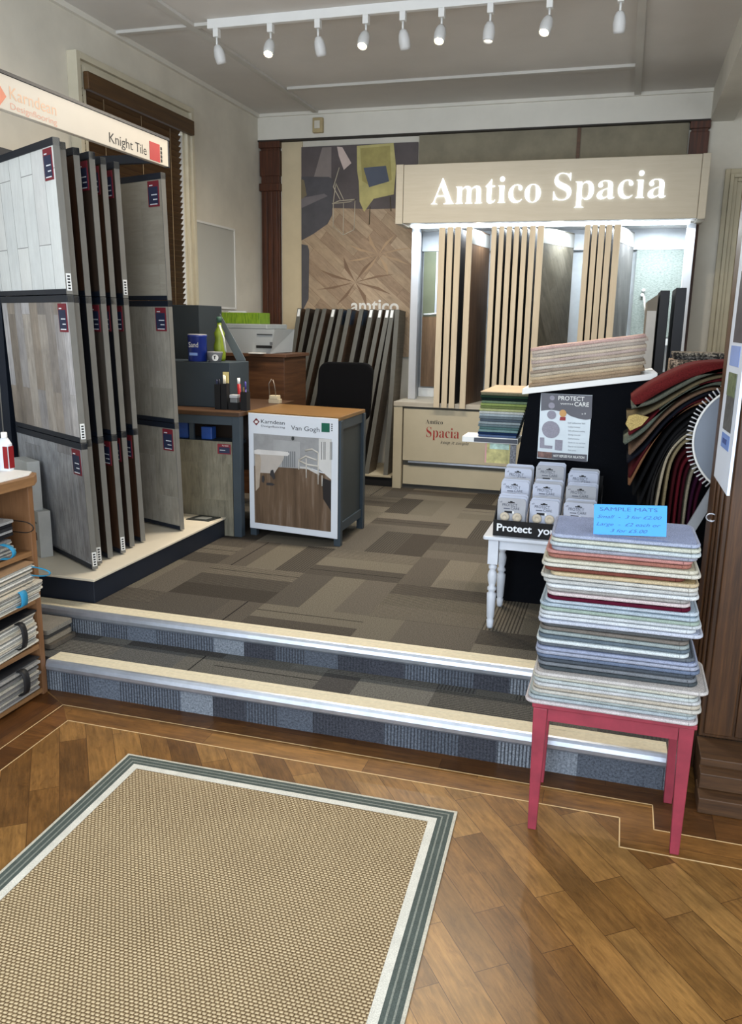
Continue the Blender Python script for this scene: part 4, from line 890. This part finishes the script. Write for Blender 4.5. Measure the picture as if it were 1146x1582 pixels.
b = B(); b.extr([C0 + Vector((R0 * math.cos(2 * PI * i / 56), -.05, R0 * math.sin(2 * PI * i / 56))) for i in range(56)][::-1], (0, .012, 0)); b.obj('end_plate', plain((116, 124, 136), .5, 0, .04, 4), t)
b = B(); b.tube([C0 + Vector((R0 * math.cos(2 * PI * i / 56), -.05, R0 * math.sin(2 * PI * i / 56))) for i in range(57)], .0045, 6); b.obj('rim', WHITE, t)
b = B()
for i in range(34):
    a = PI * (.60 + .75 * i / 33); d = Vector((math.cos(a), 0, math.sin(a))); b.tube([C0 + d * (R0 + .002) + Vector((0, -.045, 0)), C0 + d * (R0 + .026) + Vector((0, -.05, .002))], .0028, 5)
b.obj('pegs', plain((190, 190, 192), .4), t)
b = B(); b.tube([C0 + Vector((0, -.03, 0)), C0 + Vector((0, .42, 0))], .03, 10); b.obj('spindle', METAL, t)
b = B(); e0 = Vector((.352, 3.20, .99)); e1 = Vector((.03, 3.20, U + .002)); n2 = Vector((.91, 0, -.40)) * .036
b.extr([e0, e0 + n2, e1 + n2 * 1, e1], (0, .014, 0)); b.obj('slanting_leg', plain((150, 154, 160), .5), t)

# ================================================================== WHITE TABLE AND CARD BOX
WT = plain((196, 202, 212), .45, 0, .04, 8)
t = thing('white_table', 'small white table with turned legs in front of the black stand', 'table', (-.2, 3.54, U))
b = B(); b.prism(rrect(-.505, .12, 3.345, 3.735, .012, 3), .651, .667); b.obj('tabletop', WT, t, .004)
bx('apron', -.44, .06, 3.385, 3.40, .605, .6505, WT, t); bx('apron', -.44, .06, 3.68, 3.695, .605, .6505, WT, t); bx('apron', -.455, -.44, 3.40, 3.68, .605, .6505, WT, t)
for x, y in ((-.463, 3.392), (-.463, 3.688), (.07, 3.392), (.07, 3.688)):
    b = B(); b.box(x - .021, x + .021, y - .021, y + .021, .54, .6505)
    b.lathe([(.012, 0), (.014, .01), (.016, .035), (.012, .04), (.016, .05), (.019, .12), (.020, .155), (.012, .165), (.019, .172), (.019, .182), (.013, .19), (.018, .21), (.021, .235), (.018, .25), (.012, .262), (.018, .27), (.018, .278), (.012, .285), (.014, .2895)], (x, y, U), 16)
    b.obj('leg', WT, t)
t = thing('counter_display_box', 'black counter box lettered Protect your on the white table', 'display box', (-.27, 3.5, .667))
tb = bx('front_lip', -.468, -.04, 3.370, 3.374, .668, .735, BLACK, t); bx('tray', -.468, -.04, 3.3745, 3.66, .668, .674, BLACK, t)
b = B()
for x in (-.468, -.044): b.extr([(x, 3.3745, .6745), (x, 3.66, .6745), (x, 3.66, .86), (x, 3.52, .83), (x, 3.3745, .735)], (.004, 0, 0))
b.obj('side', BLACK, t); bx('back', -.464, -.044, 3.655, 3.66, .6745, .90, BLACK, t)
for x in (-.332, -.194): b = B(); b.extr([(x, 3.375, .6745), (x, 3.654, .6745), (x, 3.654, .88), (x, 3.375, .76)], (.0025, 0, 0)); b.obj('divider', plain((150, 140, 130), .6), t)
text('Protect  your', (-.452, 3.3695, .690), XR, ZU, PAPER, tb, w=.262, h=.030, bold=.02)
CARD = plain((176, 182, 198), .5, 0, .03, 10); CARDW = plain((160, 162, 168), .5)
FELT = plain((196, 184, 164), .9)
for c_, (xa, xb_) in enumerate(((-.460, -.340), (-.326, -.204), (-.188, -.062))):
    for r_, (yy, zt_) in enumerate(((3.42, .822), (3.505, .878), (3.60, .920 + .018 * (c_ == 1)))):
        for d_ in range(3):
            x0 = xa + .003 * d_ * (1 if c_ else .4); x1 = xb_ - .003 + .003 * d_; y = yy + .014 * d_; z1 = zt_ + .006 * d_ + random.uniform(-.002, .002)
            if r_ == 2 and d_ == 2: y = yy + .026
            pos = ('front', 'middle', 'back')[r_] + ' row, ' + ('left', 'centre', 'right')[c_] + ' column'
            dep = ('frontmost', 'second', 'rearmost')[d_]
            t = thing('felt_pad_pack', 'white felt pad pack in the black box: %s, %s of three' % (pos, dep), 'product pack', ((x0 + x1) / 2, y, .6745), 'felt pad packs in the counter box')
            b = B(); zz0 = z1 - .125; b.extr([(x0, y, .6755), (x1, y, .6755), (x1, y, z1 - .008), (x1 - .008, y, z1), (x0 + .008, y, z1), (x0, y, z1 - .008)], (0, .002, 0)); b.obj('backing_card', CARD if (c_ + r_ + d_) % 3 else CARDW, t)
            if d_ == 0:
                b = B(); xm = (x0 + x1) / 2 - .002; b.box(xm - .014, xm + .014, y - .0012, y - .0002, z1 - .019, z1 - .015); b.box(xm - .005, xm + .005, y - .0012, y - .0002, z1 - .015, z1 - .011); b.obj('hang_hole', INK, t)
                text('PROTECT', (x0 + .020, y - .0004, z1 - .034), XR, ZU, plain((66, 70, 84), .6), t, w=.062, h=.012)
                text('CARE', (x0 + .056, y - .0004, z1 - .047), XR, ZU, plain((66, 70, 84), .6), t, w=.036, h=.010)
                bx('grey_bar', x0 + .026, x0 + .052, y - .001, y - .0002, z1 - .046, z1 - .042, plain((90, 94, 108), .6), t)
                text('x9', (x0 + .008, y - .0004, z1 - .020), XR, ZU, plain((66, 70, 84), .6), t, w=.010)
                bx('dark_panel', x0 + .030, x0 + .062, y - .001, y - .0002, z1 - .064, z1 - .054, INK, t); bx('white_panel', x0 + .0625, x0 + .070, y - .001, y - .0002, z1 - .064, z1 - .054, WHITE, t)
                for q in range(2):
                    b = B(); b.lathe([(.019, 0), (.020, .004), (.019, .008), (.007, .008), (.006, .004)], (x0 + .032 + q * .052, y - .0005, z1 - .079), 18, 0, (0, -1, 0)); b.obj('felt_pad', FELT, t)

# ================================================================== POST NOTICE, HOOK
t = thing('notice_board', 'narrow white notice board with blue prints projecting from the wooden post', 'notice board', (.318, 2.74, 1.05))
b = B(); b.extr([(.312, 2.866, 1.062), (.324, 2.600, 1.048), (.330, 2.600, 1.95), (.318, 2.866, 1.95)], (.0085, .002, 0)); b.obj('panel', plain((206, 216, 232), .4, 0, .02, 4), t)
def nb(name, y0, y1, z0, z1, m, off=.0012):
    f = lambda y, z: (.312 + (2.866 - y) / .266 * .012 + (z - 1.06) * .0068 - off, y, z)
    b = B(); b.extr([f(y0, z0), f(y0, z1), f(y1, z1), f(y1, z0)], (.001, 0, 0)); b.obj(name, m, t)
nb('blue_caption', 2.66, 2.80, 1.17, 1.215, plain((110, 140, 205), .4)); nb('caption_lines', 2.70, 2.77, 1.185, 1.20, plain((60, 80, 140), .4), .0024)
nb('room_print', 2.66, 2.80, 1.225, 1.40, plain((84, 86, 88), .4, 0, .4, 30)); nb('tree_print', 2.66, 2.80, 1.33, 1.40, plain((96, 110, 80), .4, 0, .4, 60), .0024)
nb('blue_band', 2.66, 2.82, 1.42, 1.48, plain((130, 156, 215), .4)); nb('dark_print', 2.64, 2.80, 1.49, 1.70, plain((60, 60, 72), .4, 0, .3, 20))
b = B(); b.tube([(.322 + .016 * math.cos(a), 2.90, .915 + .013 * math.sin(a)) for a in [i * PI / 8 + .8 for i in range(13)]], .0025, 6); b.tube([(.322, 2.93, .90), (.325, 2.90, .902)], .003, 6)
tag(b.obj('cup_hook', METAL), 'tiny silver cup hook on the edge of the wooden post', 'hook')

# ================================================================== STOOL WITH SAMPLE MATS
PK = plain((132, 46, 60), .5, 0, .1, 14)
t = thing('red_table', 'small raspberry-red painted table at the steps carrying the mat stack', 'table', (.05, 2.5, 0))
bx('tabletop', -.180, .285, 2.335, 2.66, .412, .428, PK, t, .003)
for (x, y, xt_) in ((-.157, 2.352, -.155), (.262, 2.357, .258), (-.160, 2.635, -.158), (.256, 2.638, .258)):
    w0, w1 = .013, .021; b = B()
    lo = [(x - w0, y - w0, .0012), (x + w0, y - w0, .0012), (x + w0, y + w0, .0012), (x - w0, y + w0, .0012)]; hi = [(xt_ - w1, y - w1 + .005, .4115), (xt_ + w1, y - w1 + .005, .4115), (xt_ + w1, y + w1, .4115), (xt_ - w1, y + w1, .4115)]
    b.face(lo[::-1]); b.face(hi)
    for i in range(4): j = (i + 1) % 4; b.face([lo[i], lo[j], hi[j], hi[i]])
    b.obj('leg', PK, t, .002)
bx('apron', -.133, .236, 2.342, 2.356, .372, .4115, PK, t); bx('apron', -.133, .236, 2.64, 2.654, .372, .4115, PK, t); bx('apron', -.165, -.151, 2.382, 2.612, .372, .4115, PK, t); bx('apron', .252, .266, 2.382, 2.612, .372, .4115, PK, t)
ML = [  # name, colour, x0, x1, y-front offset
('powder blue', (140, 152, 184), -.155, .236, .0), ('cream-bound sage', (186, 190, 172), -.153, .240, -.004), ('pale aqua', (176, 190, 196), -.155, .242, -.004), ('lilac grey', (128, 132, 150), -.152, .232, 0),
('salmon', (176, 104, 96), -.166, .222, .004), ('rosy brown', (150, 100, 88), -.160, .220, .004), ('ecru', (190, 184, 160), -.172, .238, -.006), ('chalk', (196, 192, 178), -.176, .246, -.004),
('brick red', (110, 62, 52), -.168, .205, 0), ('buff yellow', (182, 158, 114), -.150, .242, -.006), ('bone', (190, 188, 178), -.174, .245, -.004), ('dove grey', (170, 172, 170), -.168, .243, -.002), ('bright white', (204, 210, 214), -.160, .246, -.005),
('mouse grey', (138, 134, 130), -.158, .225, 0), ('blush white', (198, 180, 180), -.156, .226, 0), ('burgundy', (76, 14, 36), -.155, .228, -.004), ('ice blue', (168, 184, 198), -.160, .252, .004), ('mist blue', (146, 166, 182), -.172, .256, 0),
('sage green', (126, 148, 134), -.170, .258, 0), ('off-white', (186, 194, 200), -.174, .262, .002), ('snow', (196, 204, 212), -.174, .250, 0), ('lavender white', (176, 184, 204), -.176, .268, -.006),
('dark pewter', (84, 86, 88), -.164, .240, .004), ('taupe', (112, 106, 100), -.168, .236, .004), ('grey-green', (120, 134, 134), -.170, .238, .002), ('slate', (90, 102, 112), -.172, .240, 0), ('pure white', (198, 210, 214), -.176, .238, -.004),
('smoke', (92, 98, 106), -.174, .256, .002), ('periwinkle', (124, 136, 170), -.176, .262, 0), ('hazy lilac', (132, 140, 164), -.178, .268, 0), ('storm blue', (100, 112, 134), -.174, .272, 0), ('gunmetal', (70, 76, 84), -.170, .260, .004),
('ash', (112, 116, 122), -.170, .266, .002), ('graphite', (66, 72, 76), -.166, .268, 0), ('pinkish beige', (186, 180, 176), -.176, .298, -.024), ('vanilla', (190, 188, 170), -.178, .274, -.016), ('frost', (172, 182, 182), -.174, .276, -.014), ('pearl', (186, 188, 190), -.176, .282, -.012),
('wheat', (172, 160, 140), -.176, .284, -.010), ('oyster', (180, 176, 166), -.178, .288, -.012), ('seafoam grey', (146, 160, 158), -.184, .276, -.004), ('silver blue', (150, 164, 172), -.190, .276, -.004), ('milky pink', (194, 182, 184), -.196, .282, -.012)]
N = len(ML); zb = .4285; TH = (.955 - zb) / N
for i, (nm, c, x0, x1, dy) in enumerate(ML):
    k = N - 1 - i; z0 = zb + k * TH + .0002; z1 = z0 + TH - .0006
    y0 = 2.338 + dy + random.uniform(-.002, .002) - .0001 * k; y1 = y0 + .245 + random.uniform(-.01, .01)
    P = rrect(x0, x1, y0, y1, .022, 4)
    cxm = (x0 + x1) / 2; MT = Matrix.Translation((cxm, y0 + .12, 0)) @ Matrix.Rotation(math.radians(random.uniform(-1.3, 1.3)), 4, 'Z') @ Matrix.Translation((-cxm, -y0 - .12, 0))
    b = B(MT); b.prism(rrect(x0 + .004, x1 - .004, y0 + .004, y1 - .004, .019, 4), z0 + .001, z1 - .0002)
    c = sc(c, .94); o = b.obj('sample_mat', pile(c, .95, .3, 300))
    tag(o, '%s mat in the stack on the red table, %s' % (nm, 'topmost' if i == 0 else 'under the %s mat' % ML[i - 1][0]), 'mat', 'carpet sample mats stacked on the red table')
    b = B(MT); r = (z1 - z0) / 2; zc = (z0 + z1) / 2; Q = P + P[:1]
    b.tube([(x, y, zc) for x, y in Q], r, 7, cap=False)
    b.obj('binding', pile(sc(tuple(v * .7 + 54 for v in c) if sum(c) > 330 else c, 1.0), .95, .35, 520), o)
t = thing('price_card', 'bright blue handwritten price card on top of the mat stack', 'card', (.053, 2.37, .956))
CT = Matrix.Translation(Vector((.053, 2.365, .9565))) @ Matrix.Rotation(math.radians(-3.0), 4, 'Y') @ Matrix.Rotation(math.radians(-14), 4, 'X')
b = B(CT); b.box(-.096, .100, -.001, .0005, .002, .088); b.obj('card', plain((46, 138, 204), .5, 0, .02, 4), t)
r_ = CT.to_3x3() @ Vector((1, 0, 0)); u_ = CT.to_3x3() @ Vector((0, 0, 1)); DB = plain((34, 72, 130), .6)
for s_, x, z, w, h in (('SAMPLE MATS', -.080, .070, .155, .010), ('Small  -  3 for £2.00', -.086, .049, .172, .009), ('Large  -  £2 each or', -.088, .028, .172, .009), ('3 for £5.00', -.050, .010, .100, .009)):
    p = CT @ Vector((x, -.0012, z)); text(s_, p, r_, u_, DB, t, w=w, h=h, italic=(s_ != 'SAMPLE MATS'), bold=-.008)

# ================================================================== RUG
t = thing('rug', 'large woven beige rug with a grey striped border on the wooden floor', 'rug', (-1.0, 1.55, 0))
TLr, TRr, BRr, BLr = Vector((-1.587, 2.335)), Vector((-.393, 2.350)), Vector((-.318, .90)), Vector((-1.535, .90))
def inset(d0):
    cx_ = [TLr, TRr, BRr, BLr]; out = []
    for i in range(4):
        p = cx_[i]; a = (cx_[i - 1] - p).normalized(); c = (cx_[(i + 1) % 4] - p).normalized(); out.append(p + (a + c) * d0)
    return out
kk = NT('woven_jute'); v = kk.uv((1, 1, 1))
sp = kk.n('ShaderNodeSeparateXYZ'); kk.link(v, sp.inputs[0])
rows = kk.math('MULTIPLY', sp.outputs[1], 1 / .0095); par = kk.math('MULTIPLY', kk.math('MODULO', kk.math('FLOOR', rows), 2), .5)
colx = kk.math('ADD', kk.math('MULTIPLY', sp.outputs[0], 1 / .0125), par)
nz = kk.noise(v, 55, 2); colx = kk.math('ADD', colx, kk.math('MULTIPLY', nz, .5))
hx = kk.math('SINE', kk.math('MULTIPLY', kk.math('FRACT', colx), PI)); hy = kk.math('SINE', kk.math('MULTIPLY', kk.math('FRACT', rows), PI))
h = kk.math('MULTIPLY', kk.math('POWER', hx, .6), kk.math('POWER', hy, .6))
big = kk.noise(v, 3.5, 3); fine = kk.noise(v, 160, 2, .8)
col = kk.ramp(h, [(.12, (92, 76, 56)), (.45, (166, 146, 116)), (.85, (208, 192, 162))])
col = kk.mix(.35, col, kk.ramp(big, [(.35, (196, 184, 162)), (.65, (235, 228, 212))]), 'MULTIPLY'); col = kk.mix(.4, col, kk.ramp(fine, [(.3, (150, 140, 124)), (.7, (255, 252, 244))]), 'MULTIPLY')
kk.bump(h, .9, .004); WEAVE = kk.fin(col, .95, 0, .1)
def ring(d0, d1, z, m, name):
    A = inset(d0); C_ = inset(d1); b = B()
    for i in range(4):
        j = (i + 1) % 4; b.face([(*A[j], z), (*A[i], z), (*C_[i], z), (*C_[j], z)]); b.face([(*A[i], z), (*A[j], z), (*A[j], .0015), (*A[i], .0015)])
    return b.obj(name, m, t)
A = inset(.082); b = B(); b.face([(p.x, p.y, .0085) for p in (A[3], A[2], A[1], A[0])]); b.obj('woven_field', WEAVE, t)
EC = pile((186, 182, 168), .9, .15, 300); GB = pile((78, 86, 82), .9, .2, 300); LB = pile((128, 132, 124), .9, .2, 300); WB = pile((204, 202, 192), .9, .15, 300)
ring(0, .009, .0085, EC, 'outer_binding')
for a, c, m, z in ((.009, .022, GB, .0088), (.022, .027, LB, .0092), (.027, .040, GB, .0088), (.040, .045, LB, .0092), (.045, .057, GB, .0088)): ring(a, c, z, m, 'grey_border_band')
ring(.057, .082, .0095, WB, 'white_border_band')

# ================================================================== BOOKCASE (left edge)
OAK = wood((112, 80, 50), (150, 112, 74), .5, (1.2, 16, 1)); OAKV = wood((102, 70, 44), (136, 98, 66), .5, (16, 1.2, 1))
t = thing('bookcase', 'open light-wood bookcase with a white top at the left edge', 'bookcase', (-2.45, 2.2, 0))
bx('end_panel', -2.78, -2.195, 2.655, 2.683, 0.001, .885, OAKV, t, .002)
bx('back_panel', -2.80, -2.785, 1.6, 2.683, .001, .885, OAKV, t); bx('end_panel', -2.78, -2.195, 1.58, 1.60, .001, .885, OAKV, t)
for z in (.012, .205, .40, .60): bx('shelf', -2.78, -2.197, 1.605, 2.653, z, z + .02, OAK, t)
b = B(); b.prism([(-2.80, 1.56), (-2.165, 1.56), (-2.165, 2.66), (-2.205, 2.725), (-2.80, 2.76)], .8855, .925); b.obj('wooden_top', OAK, t, .004)
b = B(); b.prism([(-2.795, 1.565), (-2.185, 1.565), (-2.185, 2.655), (-2.22, 2.715), (-2.795, 2.75)], .9253, .930); b.obj('white_surface', WHITE, t)
def book(x1, y0, y1, z0, z1, tilt, cols, lab, strap=None, nlay=10, over=.0, topc=None):
    t = thing('carpet_sample_book', lab, 'sample book', (-2.4, (y0 + y1) / 2, z0)); h = (z1 - z0) / nlay
    b = B()
    ms = [pile(c, .95, .2, 260) for c in cols]
    f = lambda y: (y - y0) * tilt
    for i in range(nlay):
        ex = random.uniform(-.008, .008) + over * i / nlay; a = z0 + i * h
        b.prism(rrect(-2.70, x1 + ex, y0, y1 + random.uniform(-.014, .004), .008, 2), lambda x, y, a=a: a + f(y), lambda x, y, a=a, h=h: a + h * .78 + f(y), i % len(ms))
    b.obj('swatches', ms, t)
    if topc: b = B(); b.prism([(-2.70, y0), (x1, y0), (x1, y1), (-2.70, y1)], lambda x, y: z1 + f(y), lambda x, y: z1 + .006 + f(y)); b.obj('cover', plain(topc, .6), t)
    if strap:
        c, ys, out, w_, zz0, zz1 = strap; b = B(); zm = (zz0 + zz1) / 2; hh = (zz1 - zz0) / 2
        pts = [(x1 - .05, ys, zz0 + f(ys)), (x1 + .01, ys, zz0 + f(ys))] + [(x1 + .012 + out * math.sin(a), ys, zm - hh * math.cos(a) + f(ys)) for a in [PI * q / 8 for q in range(1, 8)]] + [(x1 + .01, ys, zz1 + f(ys)), (x1 - .05, ys, zz1 + f(ys))]
        b.ribbon(pts, (0, w_, 0), .003); b.obj('strap_handle', plain(c, .6), t)
CRM = [(206, 202, 188), (160, 160, 154), (218, 216, 208), (128, 126, 120), (190, 182, 166)]
BLU = (34, 128, 168)
book(-2.185, 2.20, 2.635, .036, .165, 0.02, [(150, 148, 144), (112, 110, 108), (168, 164, 152)], 'grey carpet sample book with a black strap on the lowest shelf of the bookcase', ((18, 18, 20), 2.50, .018, .035, .06, .16), 14, .0, (24, 24, 28))
book(-2.185, 2.20, 2.64, .2265, .350, 0.05, CRM, 'cream and grey sample book with a black strap on the second shelf up', ((18, 18, 20), 2.51, .02, .030, .24, .345), 15, .0, (24, 24, 28))
book(-2.150, 2.20, 2.64, .4225, .495, 0.04, CRM, 'fanned cream sample book with wide blue strap, lower on the third shelf', (BLU, 2.49, .012, .035, .43, .49), 10, .01)
book(-2.165, 2.20, 2.62, .500, .565, 0.04, CRM[::-1], 'cream sample book with thin looping blue strap, upper on the third shelf', (BLU, 2.60, .075, .008, .52, .555), 9, .0, (150, 120, 90))
book(-2.19, 2.20, 2.55, .6225, .690, 0.02, [(120, 120, 122), (166, 164, 156)], 'grey sample book with a fat blue strap on the top shelf', (BLU, 2.47, .045, .02, .63, .685), 9)
book(-2.20, 2.20, 2.58, .700, .760, 0.02, [(30, 30, 34), (150, 150, 150), (40, 40, 44)], 'black and white folders with a thin black loop on the top shelf of the bookcase', ((20, 18, 18), 2.60, .05, .004, .70, .745), 5)
# small books on the step behind the bookcase
for i, (z0, c, nm, dx) in enumerate(((.142, (92, 86, 78), 'brown', .02), (.163, (140, 132, 118), 'stone', .0), (.184, (74, 72, 70), 'charcoal', -.008), (.205, (128, 124, 116), 'grey', .004))):
    b = B(); b.prism(rrect(-2.60, -2.262 + dx, 2.785, 2.955, .01, 2), z0, z0 + .019); tag(b.obj('carpet_offcut', pile(c, .95, .25, 260)), '%s carpet offcut lying on the lower step beside the bookcase' % nm, 'carpet sample', 'carpet offcuts on the lower step')
for i, (px, py, h, nm) in enumerate(((-2.435, 2.60, .150, 'left'), (-2.375, 2.66, .150, 'middle'), (-2.325, 2.700, .148, 'right'))):
    t = thing('cleaner_bottle', 'white cleaner bottle with a red label on the bookcase, %s of the three' % nm, 'bottle', (px, py, .9302), 'white cleaner bottles on the bookcase')
    b = B(); b.prism(rrect(px - .026, px + .026, py - .018, py + .018, .012, 4), .9302, .9302 + h * .72)
    lo = rrect(px - .026, px + .026, py - .018, py + .018, .012, 4); hi = rrect(px - .013, px + .013, py - .011, py + .011, .008, 4)
    for q in range(len(lo)): j = (q + 1) % len(lo); b.face([(*lo[q], .9302 + h * .72), (*lo[j], .9302 + h * .72), (*hi[j], .9302 + h * .87), (*hi[q], .9302 + h * .87)], smooth=True)
    b.face([(*p, .9302 + h * .87) for p in hi]); b.obj('body', plain((214, 218, 224), .35), t)
    b = B(); b.lathe([(.011, 0), (.012, .003), (.012, .022), (.008, .024)], (px, py, .9302 + h * .871), 14); b.obj('cap', WHITE, t)
    bx('red_label', px + .0262, px + .0272, py - .013, py + .015, .94, .9302 + h * .66, plain((128, 22, 28), .4), t); bx('red_label_wrap', px + .004, px + .025, py - .0195, py - .0182, .94, .9302 + h * .66, plain((128, 22, 28), .4), t)
# little tray at the far left edge
t = thing('leaflet_tray', 'small white-edged tray with brown leaflets at the left edge above the bookcase', 'tray', (-2.50, 2.73, .9302))
bx('tray', -2.62, -2.364, 2.70, 2.735, 1.258, 1.268, WHITE, t, .002); bx('end', -2.372, -2.364, 2.70, 2.735, 1.2685, 1.335, WHITE, t)
bx('leaflets', -2.60, -2.375, 2.705, 2.73, 1.2685, 1.32, plain((98, 80, 66), .6), t)
b = B(); b.box(-2.41, -2.372, 2.736, 2.749, .9302, 1.56); b.obj('post', NAVY, t)

# ================================================================== TRACK LIGHTS
t = thing('track_rail', 'long white lighting track fixed under the ceiling', 'lighting track', (-1.1, 4.73, 3.16))
bx('rail', -2.43, .35, 4.715, 4.748, 3.150, 3.1995, WHITE, t, .002)
bx('dark_groove', -2.05, .35, 4.7485, 4.765, 3.185, 3.1998, BLACK, t)
HX = [(-2.378, 0), (-2.044, 1), (-1.761, 0), (-1.484, 1), (-1.277, 0), (-1.065, 1), (-.807, 2), (-.505, 1), (-.157, 0)]
BULB = emit((255, 226, 160), 28); DIM = emit((255, 240, 210), 1.6)
spn = ['first', 'second', 'third', 'fourth', 'fifth', 'sixth', 'seventh', 'eighth', 'ninth']
aims = {0: (.14, .34), 1: (.05, -.55), 2: (.10, .36), 3: (-.05, -.6), 4: (.10, .34), 5: (-.02, -.5), 6: (-.05, -.1), 7: (-.2, -.5), 8: (0, .30)}
for i, (x, lit) in enumerate(HX):
    t = thing('track_spotlight', '%s track spotlight counted from the left, %s' % (spn[i], ('white head turned away', 'shining towards the camera', 'with a faint bright rim')[lit]), 'spotlight', (x, 4.73, 2.96), 'white spotlights on the ceiling track')
    bx('adapter', x - .016, x + .016, 4.713, 4.750, 3.105, 3.1495, WHITE, t, .002)
    b = B(); b.tube([(x, 4.731, 3.1045), (x, 4.731, 3.065)], .006, 8); b.obj('stem', WHITE, t)
    a = aims[i]; ax = Vector((a[0], a[1], -1)).normalized(); p0 = Vector((x, 4.731, 3.068))
    b = B(); b.lathe([(.006, 0), (.018, .006), (.027, .025), (.032, .055), (.030, .085), (.027, .100), (.024, .099), (.024, .092)], p0, 20, 0, ax); b.obj('lamp_head', plain((206, 206, 204), .4, 0, .02, 5), t)
    if lit == 1 or lit == 2:
        b = B(); b.lathe([(.0, .0935), (.012, .097), (.0225, .0935)], p0, 16, 0, ax); b.obj('bulb', BULB if lit == 1 else DIM, t)
    if True:
        l = bpy.data.lights.new('spot_beam', 'SPOT'); l.energy = 34 if lit == 1 else 24; l.color = (1, .88, .72); l.spot_size = math.radians(150); l.spot_blend = .9; l.shadow_soft_size = .03
        lo_ = bpy.data.objects.new('spot_beam', l); COL.objects.link(lo_); lo_.location = p0 + ax * .112; lo_.rotation_euler = ax.to_track_quat('-Z', 'Y').to_euler()

flush_text()
